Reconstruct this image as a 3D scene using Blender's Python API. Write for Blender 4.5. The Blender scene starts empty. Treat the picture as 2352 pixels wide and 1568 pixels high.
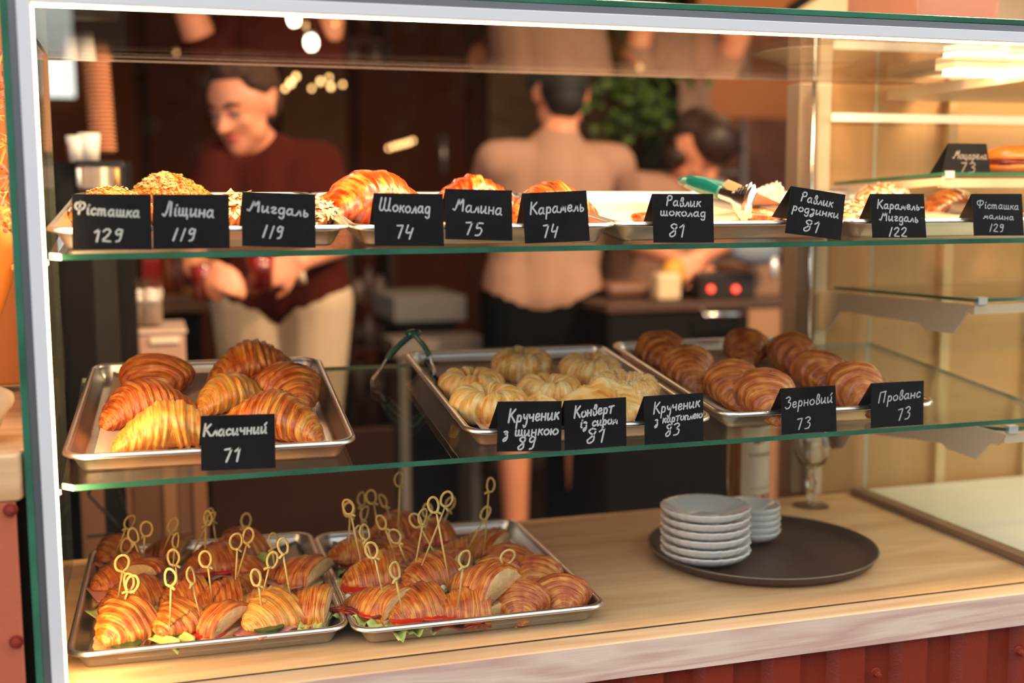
import bpy, math, random
from mathutils import Vector, Matrix, Euler, noise as mnoise
SC = bpy.context.scene
COL = SC.collection
# ---------------------------------------------------------------- camera
IMG_W, IMG_H, FPX = 2352, 1568, 2713.56
YAW, PITCH, ROLL = .297, .119, -.005
CAM = Vector((.1062, -1.342, .5415))
_f = Vector((math.sin(YAW)*math.cos(PITCH), math.cos(YAW)*math.cos(PITCH), -math.sin(PITCH)))
_r0 = Vector((math.cos(YAW), -math.sin(YAW), 0)); _u0 = _r0.cross(_f)
_r = _r0*math.cos(ROLL) + _u0*math.sin(ROLL); _u = -_r0*math.sin(ROLL) + _u0*math.cos(ROLL)
cd = bpy.data.cameras.new('camera'); cam = bpy.data.objects.new('camera', cd); COL.objects.link(cam)
M = Matrix((( _r.x,_u.x,-_f.x),( _r.y,_u.y,-_f.y),( _r.z,_u.z,-_f.z))).to_4x4(); M.translation = CAM
cam.matrix_world = M
cd.sensor_width = 36; cd.lens = FPX*36/IMG_W; cd.clip_start = .05; cd.clip_end = 100
cd.dof.use_dof = True; cd.dof.focus_distance = 1.50; cd.dof.aperture_fstop = 2.1; cd.dof.aperture_blades = 0
SC.camera = cam
# ---------------------------------------------------------------- world, exposure
SC.view_settings.view_transform = 'Standard'; SC.view_settings.look = 'None'
SC.view_settings.gamma = 1; SC.view_settings.use_curve_mapping = False
SC.view_settings.exposure = 0.25
wd = bpy.data.worlds.new('sky'); SC.world = wd; wd.use_nodes = True
wn = wd.node_tree.nodes; bg = wn['Background']; bg.inputs[0].default_value = (.95, .97, 1, 1); bg.inputs[1].default_value = 1.95
SC.cycles.transparent_max_bounces = 24; SC.cycles.max_bounces = 10; SC.cycles.glossy_bounces = 4
SC.cycles.transmission_bounces = 8; SC.cycles.sample_clamp_indirect = 6
SC.cycles.caustics_reflective = False; SC.cycles.caustics_refractive = False
def area(name, loc, target, size, power, col, sy=None, spread=None):
    l = bpy.data.lights.new(name, 'AREA'); l.energy = power; l.color = col; l.size = size
    if sy: l.shape = 'RECTANGLE'; l.size_y = sy
    if spread: l.spread = spread
    o = bpy.data.objects.new(name, l); COL.objects.link(o); o.location = loc
    o.rotation_euler = (Vector(target)-Vector(loc)).to_track_quat('-Z', 'Y').to_euler()
    return o
WARM = (1, .62, .30); WARM2 = (1, .72, .45)
area('shop_ceiling_light', (.5, 2.6, 1.75), (.5, 2.4, 0), 1.2, 5.5, (1,.60,.32), .6)  # unseen area light added to brighten the shop interior
area('shop_ceiling_light', (2.6, 2.6, 1.75), (2.4, 2.8, 0), .9, 6.8, (1,.66,.38), .6)  # second unseen fill, for the far side of the shop
area('counter_lamp', (1.95, .30, 1.75), (1.25, .2, 0), .22, 95, (1, .70, .40))
area('counter_lamp', (.45, .22, 1.75), (.35, .22, 0), .30, 20, (1, .66, .36))  # broad warm fill added above the case, no lamp known there
area('counter_lamp', (1.0, .12, 1.75), (.95, .2, 0), .30, 17, (1, .68, .38))  # extra fill added to brighten the roll pan
# the light of the strips that run along the inner side of the frame
STRIP = (1, .62, .28)
area('frame_strip_light', (.0035, .0045, .37), (.5, .42, .34), .004, 2.6, STRIP, .72).rotation_euler = Matrix(((.785,0,-.62),(-.62,0,-.785),(0,1,0))).to_euler()
area('frame_strip_light', (.80, .0060, .7425), (.80, .35, .30), 1.55, 5.2, STRIP, .004)
area('bay_tube_light', (1.95, .22, .69), (1.9, .22, .0), .9, 7.5, (1, .80, .52), .03)
# ---------------------------------------------------------------- helpers
def ray(px, py): return _f + _r*((px-IMG_W/2)/FPX) - _u*((py-IMG_H/2)/FPX)
def at(ax, v, px, py):
    d = ray(px, py); return CAM + d*((v-CAM[ax])/d[ax])
def onplane(px, py, o, n):
    d = ray(px, py); return CAM + d*((Vector(o)-CAM).dot(n)/d.dot(n))
R = random.Random(7)
LOC = {}
def link(o, parent=None):
    COL.objects.link(o)
    if parent is not None: o.parent = parent
    return o
def thing(name, label, cat, loc=(0,0,0), rot=None, group=None, kind=None):
    o = bpy.data.objects.new(name, None); COL.objects.link(o); o.empty_display_size = .02
    o.location = loc; LOC[o.name] = Vector(loc)
    if rot is not None: o.rotation_euler = rot
    o['label'] = label; o['category'] = cat
    if group: o['group'] = group
    if kind: o['kind'] = kind
    return o
def tag(o, label, cat, group=None, kind=None):
    o['label'] = label; o['category'] = cat
    if group: o['group'] = group
    if kind: o['kind'] = kind
    return o
class MB:
    """collects geometry; build() links it as one mesh"""
    def __init__(s): s.v = []; s.f = []; s.m = []; s.cc = None; s.mi = 0
    def add(s, vs, fs, mi=None):
        k = len(s.v); s.v += [Vector(p) for p in vs]; s.f += [tuple(i+k for i in f) for f in fs]
        s.m += [s.mi if mi is None else mi]*len(fs); return s
    def box(s, a, b, mi=None):
        x0,y0,z0 = a; x1,y1,z1 = b
        vs = [(x0,y0,z0),(x1,y0,z0),(x1,y1,z0),(x0,y1,z0),(x0,y0,z1),(x1,y0,z1),(x1,y1,z1),(x0,y1,z1)]
        return s.add(vs, [(0,3,2,1),(4,5,6,7),(0,1,5,4),(1,2,6,5),(2,3,7,6),(3,0,4,7)], mi)
    def grid(s, fn, nu, nv, cu=False, cv=False, mi=None, capu=False):
        vs = [fn(i/(nu if cu else nu-1), j/(nv if cv else nv-1)) for i in range(nu) for j in range(nv)]
        fs = []
        for i in range(nu if cu else nu-1):
            for j in range(nv if cv else nv-1):
                a = i*nv+j; b = i*nv+(j+1)%nv; c = ((i+1)%nu)*nv+(j+1)%nv; d = ((i+1)%nu)*nv+j
                fs.append((a,d,c,b))
        if capu: fs.append(tuple(range(nv))); fs.append(tuple((nu-1)*nv+j for j in reversed(range(nv))))
        return s.add(vs, fs, mi)
    def tube(s, pts, rad, n=8, mi=None, flat=1, up=(0,0,1), closed=False):
        pts = [Vector(p) for p in pts]; N = len(pts)
        rr = rad if isinstance(rad, (list, tuple)) else [rad]*N
        rings = []; prev = None
        for i, p in enumerate(pts):
            if closed: t = (pts[(i+1)%N]-pts[i-1])
            else: t = pts[min(i+1,N-1)]-pts[max(i-1,0)]
            t.normalize()
            a = Vector(up) if prev is None else prev
            a = a - t*a.dot(t)
            if a.length < 1e-4: a = t.orthogonal()
            a.normalize(); prev = a; b = t.cross(a)
            rings.append([p + (a*math.cos(2*math.pi*j/n)*flat + b*math.sin(2*math.pi*j/n))*rr[i] for j in range(n)])
        vs = [q for r_ in rings for q in r_]; fs = []
        for i in range(N if closed else N-1):
            for j in range(n):
                i2 = (i+1)%N; fs.append((i*n+j, i*n+(j+1)%n, i2*n+(j+1)%n, i2*n+j))
        if not closed: fs += [tuple(reversed(range(n))), tuple((N-1)*n+j for j in range(n))]
        return s.add(vs, fs, mi)
    def lathe(s, prof, n=32, c=(0,0,0), mi=None, fn=None):
        vs = []
        for (r_, z) in prof:
            for j in range(n):
                a = 2*math.pi*j/n; k = fn(a, r_, z) if fn else 1
                vs.append((c[0]+r_*k*math.cos(a), c[1]+r_*k*math.sin(a), c[2]+z))
        fs = []
        for i in range(len(prof)-1):
            for j in range(n): fs.append((i*n+j, i*n+(j+1)%n, (i+1)*n+(j+1)%n, (i+1)*n+j))
        if prof[0][0] > 1e-5: fs.append(tuple(reversed(range(n))))
        if prof[-1][0] > 1e-5: fs.append(tuple((len(prof)-1)*n+j for j in range(n)))
        return s.add(vs, fs, mi)
    def ball(s, c, r_, nu=10, nv=14, sc=(1,1,1), mi=None):
        c = Vector(c)
        def fn(u, v):
            a = math.pi*(.02+.96*u); b = 2*math.pi*v
            return c + Vector((math.sin(a)*math.cos(b)*sc[0], math.sin(a)*math.sin(b)*sc[1], math.cos(a)*sc[2]))*r_
        return s.grid(fn, nu, nv, cv=True, mi=mi, capu=True)
    def prism(s, poly, off, mi=None):
        n = len(poly); P = [Vector(p) for p in poly]; off = Vector(off)
        return s.add(P+[p+off for p in P], [tuple(range(n)), tuple(reversed(range(n,2*n)))]+[(i,(i+1)%n+0,(i+1)%n+n,i+n)[::-1] for i in range(n)], mi)
    def build(s, name, mat, parent=None, smooth=False, world=True, cc=None, label=None, bevel=0, fixn=True):
        me = bpy.data.meshes.new(name)
        off = LOC.get(parent.name, Vector()) if (parent is not None and world) else Vector()
        me.from_pydata([p-off for p in s.v], [], s.f)
        mats = mat if isinstance(mat, (list, tuple)) else [mat]
        for m_ in mats: me.materials.append(m_)
        if len(mats) > 1:
            for p, k in zip(me.polygons, s.m): p.material_index = k
        if fixn:
            import bmesh
            bm = bmesh.new(); bm.from_mesh(me); bmesh.ops.recalc_face_normals(bm, faces=bm.faces); bm.to_mesh(me); bm.free()
        if smooth: me.polygons.foreach_set('use_smooth', [True]*len(me.polygons))
        cc = cc or s.cc
        if cc:
            at_ = me.attributes.new('cc', 'FLOAT_VECTOR', 'POINT'); at_.data.foreach_set('vector', [x for c in cc for x in c])
        o = bpy.data.objects.new(name, me); link(o, parent)
        if label: o['label'] = label
        if smooth == 'auto' or bevel:
            if bevel:
                b = o.modifiers.new('b', 'BEVEL'); b.width = bevel; b.segments = 3; b.limit_method = 'ANGLE'; b.angle_limit = .6
            if smooth == 'auto':
                me.polygons.foreach_set('use_smooth', [True]*len(me.polygons))
                for e in me.edges: pass
                w = o.modifiers.new('w', 'WEIGHTED_NORMAL') if bevel else None
        return o
def copy_tree(root, loc, rot=None, label=None, sc=None):
    c = root.copy(); COL.objects.link(c); c.location = loc
    if rot is not None: c.rotation_euler = rot
    if sc is not None: c.scale = sc
    if label: c['label'] = label
    for ch in list(root.children):
        d = ch.copy(); COL.objects.link(d); d.parent = c
        for g in list(ch.children):
            e = g.copy(); COL.objects.link(e); e.parent = d
    return c
# ---------------------------------------------------------------- materials
MATS = {}
def mat(name, col=(.8,.8,.8), rough=.5, metal=0, spec=.5, coat=0, emit=None, es=0, trans=0, bump=0, bscale=200, alpha=1, sheen=0, var=0, vscale=20, sss=0):
    if name in MATS: return MATS[name]
    m = bpy.data.materials.new(name); m.use_nodes = True; MATS[name] = m
    nt = m.node_tree; b = nt.nodes['Principled BSDF']
    b.inputs['Base Color'].default_value = (*col, 1); b.inputs['Roughness'].default_value = rough
    b.inputs['Metallic'].default_value = metal; b.inputs['Specular IOR Level'].default_value = spec
    b.inputs['Coat Weight'].default_value = coat; b.inputs['Transmission Weight'].default_value = trans
    b.inputs['Sheen Weight'].default_value = sheen
    if sss: b.inputs['Subsurface Weight'].default_value = sss; b.inputs['Subsurface Radius'].default_value = (.01,.004,.002)
    if emit: b.inputs['Emission Color'].default_value = (*emit, 1); b.inputs['Emission Strength'].default_value = es
    if bump or var:
        tc = nt.nodes.new('ShaderNodeTexCoord'); nz = nt.nodes.new('ShaderNodeTexNoise')
        nz.inputs['Scale'].default_value = bscale if bump else vscale; nz.inputs['Detail'].default_value = 4
        nt.links.new(tc.outputs['Object'], nz.inputs['Vector'])
        if bump:
            bp = nt.nodes.new('ShaderNodeBump'); bp.inputs['Strength'].default_value = bump; bp.inputs['Distance'].default_value = .002
            nt.links.new(nz.outputs['Fac'], bp.inputs['Height']); nt.links.new(bp.outputs['Normal'], b.inputs['Normal'])
        if var:
            nv = nt.nodes.new('ShaderNodeTexNoise'); nv.inputs['Scale'].default_value = vscale; nv.inputs['Detail'].default_value = 5
            nt.links.new(tc.outputs['Object'], nv.inputs['Vector'])
            mx = ramp(nt, [(0.3, tuple(c*(1-var) for c in col)), (.7, tuple(min(1,c*(1+var)) for c in col))])
            nt.links.new(nv.outputs['Fac'], mx.inputs[0]); nt.links.new(mx.outputs[0], b.inputs['Base Color'])
    return m
def ramp(nt, stops):
    r_ = nt.nodes.new('ShaderNodeValToRGB'); e = r_.color_ramp.elements
    while len(e) < len(stops): e.new(.5)
    for k, (p, c) in enumerate(stops): e[k].position = p; e[k].color = (*c, 1)
    return r_
def srgb(r_, g, b): return tuple(((c/255+.055)/1.055)**2.4 if c > 10 else c/255/12.92 for c in (r_, g, b))
def glass_mat(name, tint=(1,1,1), ior=1.5, rough=0):
    m = bpy.data.materials.new(name); m.use_nodes = True; nt = m.node_tree; nt.nodes.clear()
    o = nt.nodes.new('ShaderNodeOutputMaterial'); mx = nt.nodes.new('ShaderNodeMixShader'); fr = nt.nodes.new('ShaderNodeFresnel')
    t = nt.nodes.new('ShaderNodeBsdfTransparent'); g = nt.nodes.new('ShaderNodeBsdfGlossy')
    fr.inputs['IOR'].default_value = ior; t.inputs[0].default_value = (*tint, 1); g.inputs['Roughness'].default_value = rough
    # the same reflectance whichever side of the sheet is met
    geo = nt.nodes.new('ShaderNodeNewGeometry'); vm = nt.nodes.new('ShaderNodeVectorMath'); vm.operation = 'SCALE'
    ma = nt.nodes.new('ShaderNodeMath'); ma.operation = 'MULTIPLY_ADD'; ma.inputs[1].default_value = 1/ior-ior; ma.inputs[2].default_value = ior
    nt.links.new(geo.outputs['Backfacing'], ma.inputs[0])
    sw = nt.nodes.new('ShaderNodeMath'); sw.operation = 'MULTIPLY_ADD'; sw.inputs[1].default_value = 0; sw.inputs[2].default_value = ior
    nt.links.new(geo.outputs['Backfacing'], sw.inputs[0])
    lw = nt.nodes.new('ShaderNodeLayerWeight'); dot = nt.nodes.new('ShaderNodeVectorMath'); dot.operation = 'DOT_PRODUCT'
    nt.links.new(geo.outputs['Incoming'], dot.inputs[0]); nt.links.new(geo.outputs['Normal'], dot.inputs[1])
    ab = nt.nodes.new('ShaderNodeMath'); ab.operation = 'ABSOLUTE'; nt.links.new(dot.outputs['Value'], ab.inputs[0])
    om = nt.nodes.new('ShaderNodeMath'); om.operation = 'SUBTRACT'; om.inputs[0].default_value = 1; nt.links.new(ab.outputs[0], om.inputs[1])
    pw = nt.nodes.new('ShaderNodeMath'); pw.operation = 'POWER'; pw.inputs[1].default_value = 5; nt.links.new(om.outputs[0], pw.inputs[0])
    f0 = ((ior-1)/(ior+1))**2
    fm = nt.nodes.new('ShaderNodeMath'); fm.operation = 'MULTIPLY_ADD'; fm.inputs[1].default_value = 1-f0; fm.inputs[2].default_value = f0
    nt.links.new(pw.outputs[0], fm.inputs[0])
    nt.links.new(fm.outputs[0], mx.inputs[0]); nt.links.new(t.outputs[0], mx.inputs[1]); nt.links.new(g.outputs[0], mx.inputs[2])
    for n_ in (fr, vm, ma, sw, lw): nt.nodes.remove(n_)
    nt.links.new(mx.outputs[0], o.inputs[0]); MATS[name] = m
    return m
GLASS = glass_mat('clear_glass', (.99,1,.99)); SHELFGLASS = glass_mat('shelf_glass', (.97,.99,.975), 1.52)
TINTG = glass_mat('drinking_glass', (.97,.96,.93), 1.6)
REALG = mat('cut_glass', (.97,.97,.95), .02, trans=1)
REALY = mat('yellow_bottle_glass', (.92,.78,.36), .03, trans=1)
EDGE = mat('green_glass_edge', (.045,.17,.10), .12, coat=.6, var=.35, vscale=9)
EDGE2 = mat('polished_glass_edge', (.35,.42,.33), .2)
WHITE = mat('white_frame_paint', (.72,.72,.74), .35)
GREY = mat('grey_aluminium_profile', (.22,.23,.25), .35, .6)
ALU = mat('sheet_pan_aluminium', (.80,.78,.76), .30, 1, bump=.06, bscale=60)
STEEL = mat('polished_steel', (.75,.74,.72), .18, 1)
LED = mat('led_strip', (1,.8,.5), .5, emit=(1,.62,.28), es=32)
LEDW = mat('led_tube', (1,.9,.7), .5, emit=(1,.82,.54), es=10)
CARD = mat('black_card', (.010,.009,.011), .5, spec=.16, bump=.15, bscale=300)
CHALK = mat('chalk_marker', (.62,.62,.60), .8)
PAPER = mat('baking_paper', srgb(216,186,156), .7, bump=.5, bscale=25, var=.06, vscale=6)
BLACK = mat('black_plastic', (.010,.009,.009), .4, spec=.25)
DARK = mat('dark_wood', (.035,.016,.010), .5, var=.4, vscale=4)
TERRA = mat('terracotta_paint', srgb(138,46,26), .42, coat=.15, bump=.25, bscale=350)
SKIN = mat('skin', srgb(224,146,112), .5, sss=.1, var=.05, vscale=12)
def wood(name, c1, c2, scale=1, ring=6, rot=0, rough=.38):
    m = bpy.data.materials.new(name); m.use_nodes = True; nt = m.node_tree; b = nt.nodes['Principled BSDF']
    tc = nt.nodes.new('ShaderNodeTexCoord'); mp = nt.nodes.new('ShaderNodeMapping'); mp.inputs['Scale'].default_value = (1.2*scale, 9*scale, 14*scale)
    mp.inputs['Rotation'].default_value = (0,0,rot)
    n1 = nt.nodes.new('ShaderNodeTexNoise'); n1.inputs['Scale'].default_value = 1.5; n1.inputs['Detail'].default_value = 3; n1.inputs['Distortion'].default_value = .6
    n2 = nt.nodes.new('ShaderNodeTexNoise'); n2.inputs['Scale'].default_value = 30; n2.inputs['Detail'].default_value = 3
    mp2 = nt.nodes.new('ShaderNodeMapping'); mp2.inputs['Scale'].default_value = (.6, 14, 14); mp2.inputs['Rotation'].default_value = (0,0,rot)
    ma = nt.nodes.new('ShaderNodeMath'); ma.operation = 'MULTIPLY'; ma.inputs[1].default_value = ring
    fr = nt.nodes.new('ShaderNodeMath'); fr.operation = 'PINGPONG'; fr.inputs[1].default_value = 1
    mx = nt.nodes.new('ShaderNodeMath'); mx.operation = 'MULTIPLY_ADD'; mx.inputs[1].default_value = .35
    L = nt.links.new
    L(tc.outputs['Object'], mp.inputs[0]); L(mp.outputs[0], n1.inputs['Vector']); L(tc.outputs['Object'], mp2.inputs[0]); L(mp2.outputs[0], n2.inputs['Vector'])
    L(n1.outputs['Fac'], ma.inputs[0]); L(ma.outputs[0], fr.inputs[0]); L(n2.outputs['Fac'], mx.inputs[0]); 
    h = nt.nodes.new('ShaderNodeMath'); h.operation = 'MULTIPLY'; h.inputs[1].default_value = .65; L(fr.outputs[0], h.inputs[0]); L(h.outputs[0], mx.inputs[2])
    r_ = ramp(nt, [(.1, c1), (.85, c2)]); L(mx.outputs[0], r_.inputs[0]); L(r_.outputs[0], b.inputs['Base Color'])
    b.inputs['Roughness'].default_value = rough
    bp = nt.nodes.new('ShaderNodeBump'); bp.inputs['Strength'].default_value = .12; bp.inputs['Distance'].default_value = .001
    L(n2.outputs['Fac'], bp.inputs['Height']); L(bp.outputs[0], b.inputs['Normal'])
    MATS[name] = m; return m
ASH = wood('light_ash_wood', srgb(206,156,108), srgb(234,190,142))
ASH2 = wood('ash_front_edge', srgb(204,164,148), srgb(236,208,186), 1, 11)
WALNUT = wood('brown_wood', srgb(96,60,38), srgb(140,92,60))
# ---------------------------------------------------------------- setting
H, D, XR, XE = .7448, .5143, 1.3562, 2.45
Z1, Y1, T1 = .4866, .006, .0941
K2 = 1.012; Y2 = .0190; Z2 = .5415-(.5415-.2355)*K2; T2 = .1042
S2LEN = .4861
def struct(o): o['kind'] = 'structure'; return o
WALLB = mat('brown_wall', srgb(66,34,18), .8, spec=.1, var=.35, vscale=1.2, bump=.1, bscale=8)
struct(MB().box((-2.6,-1.2,-.83),(5.5,5.2,-.78)).build('floor', mat('floor_tiles', srgb(60,34,22), .45, var=.3, vscale=3)))
struct(MB().box((-2.6,0.0,1.9),(5.5,5.2,2.0)).build('ceiling', mat('dark_ceiling', srgb(60,45,38), .8)))
wb = MB().box((-2.6,4.2,-.9),(5.5,4.3,1.9)).build('wall_back', WALLB); struct(wb)
struct(MB().box((-2.7,0.0,-.9),(-2.6,4.3,1.9)).build('wall_left', WALLB))
ORANGE = mat('orange_plaster', srgb(196,124,76), .7, var=.06, vscale=3)
# the orange wall with a band of tiles below, at the side of the room
p0 = at(1, 3.1, 1650, 270); 
TILE = mat('brown_tiles', srgb(116,66,36), .5, var=.45, vscale=9)
struct(MB().box((5.4,0.0,-.9),(5.5,4.3,1.9)).build('wall_right', ORANGE))
struct(MB().box((p0.x,3.3,-.9),(5.4,3.4,1.9)).build('wall_side', ORANGE))
q0 = at(1, 3.29, 1820, 262)
struct(MB().box((p0.x+.0,3.26,-.9),(5.3,3.3,q0.z-.02)).build('trim_1', TILE))
struct(MB().box((-7,-9,-.99),(9,-1.2,-.95)).build('pavement', mat('grey_pavement', (.020,.018,.016), .8, var=.2, vscale=2)))
STREETW = mat('street_facade', srgb(46,34,28), .8, var=.5, vscale=.8)
struct(MB().box((-7,-9.2,-.95),(9,-9,3.2)).build('wall_street', STREETW))
# panelled wall behind, vertical boards
for x, w, c in [(-1.4,.9,(58,34,22)),(-.4,.6,(44,27,19)),(.28,.32,(52,36,26)),(.66,.26,(70,50,38)),(1.02,.5,(38,22,15))]:
    pass
PANELS = [(-1.2,.55,(74,32,13)),(-.55,.62,(80,36,15)),(.12,.5,(66,29,12)),(.70,.30,(84,56,38)),(1.05,.52,(72,32,13)),(1.68,.62,(120,92,70)),(2.32,.5,(96,72,54))]
for i,(x,w,c) in enumerate(PANELS):
    struct(MB().box((x,4.15,-.9),(x+w,4.2,1.9)).build('trim_%d' % (i+2), mat('wall_panel_%d_%d_%d' % c, srgb(*c), .8, spec=.12, var=.15, vscale=2), bevel=.01))
# ---------------------------------------------------------------- counter
ct = thing('service_counter', 'ash wood service counter with brick-red ribbed metal front under the glass case', 'counter', (.6,0,-.0462))
cb = MB().box((-.030,-.040,-.0462),(XE+.3,.532,0)); cb.build('worktop', [ASH], ct, bevel=.004)
# front edge strip with its own board grain
MB().box((-.0298,-.0405,-.046),(XE+.3,-.0400,-.0012)).build('front_edge', ASH2, ct)
pr = MB(); prof = []; x = -.028
while x < XE+.2:
    prof += [(x,-.018),(x+.011,-.032),(x+.050,-.032),(x+.0503,-.006),(x+.0535,-.006),(x+.0537,-.018)]; x += .0975
prof.append((x,-.020))
vs = [(a,b,-.9) for a,b in prof]+[(a,b,-.0462) for a,b in prof]; n = len(prof)
pr.add(vs, [(i,i+1,i+1+n,i+n) for i in range(n-1)]); pr.box((-.028,-.0058,-.9),(x,.5,-.0463))
pr.build('ribbed_panel', TERRA, ct)
def bolt(p, parent):
    b = MB(); p = Vector(p)
    vs=[]
    def disc(r_, y0, y1, n=20):
        a = [(p.x+r_*math.cos(2*math.pi*k/n), y0, p.z+r_*math.sin(2*math.pi*k/n)) for k in range(n)]
        b.prism(a, (0, y1-y0, 0))
    disc(.0075, p.y, p.y-.002); disc(.0048, p.y-.002, p.y-.0085, 6); disc(.003, p.y-.0085, p.y-.011)
    return b.build('bolt', TERRA, parent, bevel=.0005)
for px, py in [(2010,1545),(2338,1495)]:
    q = at(1,-.032,px,py); bolt((q.x,-.032,q.z), ct)
# ---------------------------------------------------------------- display case, main bay
case = thing('display_case', 'glass bakery display case with white and grey frame and green glass edges', 'display case', (.68,.25,0))
F = MB()
def framebar(name, m, i0, i1, y0=-.012, y1=0.0):
    # an L of one profile: left upright and top rail, i0..i1 measured outward from the inner opening
    b = MB()
    b.box((-i1,y0,0.0),(-i0,y1,H+i1)); b.box((-i0,y0,H+i0),(XE,y1,H+i1))
    return b.build(name, m, case, bevel=.0008)
framebar('white_frame', WHITE, .0004, .0140)
framebar('grey_profile', GREY, .0141, .0225, -.010, .002)
framebar('green_edge', EDGE, .0226, .0300, -.011, .002)
b = MB(); b.box((-.0001,-.006,.0005),(XE,0,H)); b.build('front_pane', GLASS, case)
b = MB(); b.box((-.0300,-.0061,0.0005),(XE,-.0059+.0,.0022)); b.build('base_gasket', mat('gasket', (.03,.035,.03), .4), case)
b = MB(); b.box((-.0300,.003,.0),(-.0222,D,H+.008)); b.build('side_pane', GLASS, case)
b = MB(); b.box((-.0300,D+.0002,.0),(-.0222,D+.001,H+.008)); b.build('pane_edge', EDGE2, case)
b = MB(); b.box((-.022,.003,H),(XE,D,H+.005)); b.build('top_pane', GLASS, case)
b = MB(); b.box((-.022,D+.0002,H+.0005),(XR+.02,D+.0012,H+.0035)); b.build('pane_edge', mat('pale_pane_edge', srgb(196,168,150), .3), case)
b = MB(); b.box((XR-.004,.02,.0),(XR+.004,D,H)); b.build('divider_pane', GLASS, case)
b = MB(); b.box((XR-.003,D+.0002,.0),(XR+.003,D+.0014,H)); b.build('pane_edge', mat('bright_glass_edge', (.62,.60,.48), .25), case)
# light strips along the inner side of the frame
b = MB(); b.box((.0002,.0008,.004),(.0012,.0032,H-.001)); b.build('light_strip', LED, case)
b = MB(); b.box((.0012,.0008,H-.0016),(XE,.0032,H-.0005)); b.build('light_strip', LED, case)
# rear posts and brackets
def slotpost(parent, x, y, z1=H):
    m = MB(); m.box((x,y,0.0),(x+.026,y+.05,z1)); 
    p = m.build('rear_post', mat('cream_post_paint', srgb(226,206,176), .4), parent, bevel=.0015)
    s = MB()
    for k in range(22):
        z = .03+k*.034
        if z < z1-.03: s.box((x+.008,y-.0006,z),(x+.0125,y+.0002,z+.018))
    s.build('slot', BLACK, p)
    return p
xp = at(1, D+.016, 1869, 700).x
slotpost(case, xp, D+.016)
b = MB(); b.box((xp-.030,D+.03,.0),(xp-.001,D+.075,H)); b.build('rear_post', mat('brown_grey_post', srgb(150,128,110), .35, .3), case, bevel=.002)
b = MB(); b.tube([(xp-.012,D+.012,.10),(xp-.012,D+.012,H-.002)], .0035, 10); b.build('chrome_rod', STEEL, case, smooth=True)
# ---- glass shelves
def shelf(name, label, x0, x1, y, z, t, ln, th=.0065, chamf=.012):
    o = thing(name, label, 'shelf', (x0,y,z), (t,0,0)); L = x1-x0
    poly = [(chamf,0),(L,0),(L,ln),(0,ln),(0,chamf*.8)]
    def P(e, z_): return [(a,b_,z_) for a,b_ in poly]
    m = MB(); n = len(poly)
    m.add(P(0,0)+P(0,-th), [tuple(range(n)), tuple(reversed(range(n,2*n)))], 0)
    for i in range(n):
        j = (i+1) % n; m.add([P(0,0)[i],P(0,0)[j],P(0,-th)[j],P(0,-th)[i]], [(0,1,2,3)], 1 if i == 0 else 2)
    m.build('glass_sheet', [SHELFGLASS, EDGE, EDGE2], o, world=False)
    return o
sh1 = shelf('glass_shelf', 'upper tilted glass shelf with green front edge holding four trays', .004, XE, Y1, Z1, T1, .475)
sh2 = shelf('glass_shelf', 'lower tilted glass shelf with green front edge holding three trays', .004, XR-.006, Y2, Z2, T2, S2LEN)
# shelf supports at the divider and the side
for zz, yy, t in ((Z1,Y1,T1),(Z2,Y2,T2)):
    for xx in (-.018, ):
        b = MB(); b.box((xx,yy+.012,zz-.012),(xx+.020,yy+.03,zz-.0068)); b.build('shelf_clip', STEEL, case)
# ---------------------------------------------------------------- second bay on the other side of the divider
bay = thing('display_bay', 'brightly lit neighbouring bay of the case with stepped glass shelves on cream brackets', 'display case', (1.9,.3,0))
CREAM = mat('cream_bracket_paint', srgb(222,200,168), .4)
b = MB(); b.box((xp+.028,D+.02,0.0),(XE,D+.035,H)); b.build('rear_panel', mat('tan_panel', srgb(188,146,96), .45, var=.05, vscale=4), bay)
for xx in (XR+.16,XR+.36,XR+.62): 
    b = MB(); b.box((xx,D+.008,0.0),(xx+.02,D+.02,H)); b.build('rear_mullion', mat('pale_mullion', srgb(212,182,136), .4), bay)
b = MB(); b.box((XR-.03,.02,0.0005),(XR-.006,D,.012)); b.build('floor_track', mat('bronze_track', srgb(150,124,104), .3, .6), bay, bevel=.001)
b = MB(); b.box((XR+.006,.06,.0005),(XE,D,.006)); b.build('white_base', mat('white_base', (.8,.76,.66), .35), bay)
def bracket(pts, th=.004, x=XR+.03):
    P = [at(0, x, *p) for p in pts]
    m = MB(); m.prism(P, (th,0,0)); return m.build('shelf_bracket', CREAM, bay, bevel=.0008), P
xb = xp+.013
_, P = bracket([(1880,668),(2232,700),(2190,765),(2125,758),(2110,742),(1930,714),(1900,758),(1880,758)], x=xb)
_, P2 = bracket([(1890,958),(2230,976),(2310,996),(2292,1022),(2272,1018),(2241,1054),(2173,1030),(2163,1018),(1960,990),(1935,1030),(1890,1030)], x=xb)
_, P3 = bracket([(1905,430),(2165,408),(2165,425),(1915,447)], x=xb)
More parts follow.
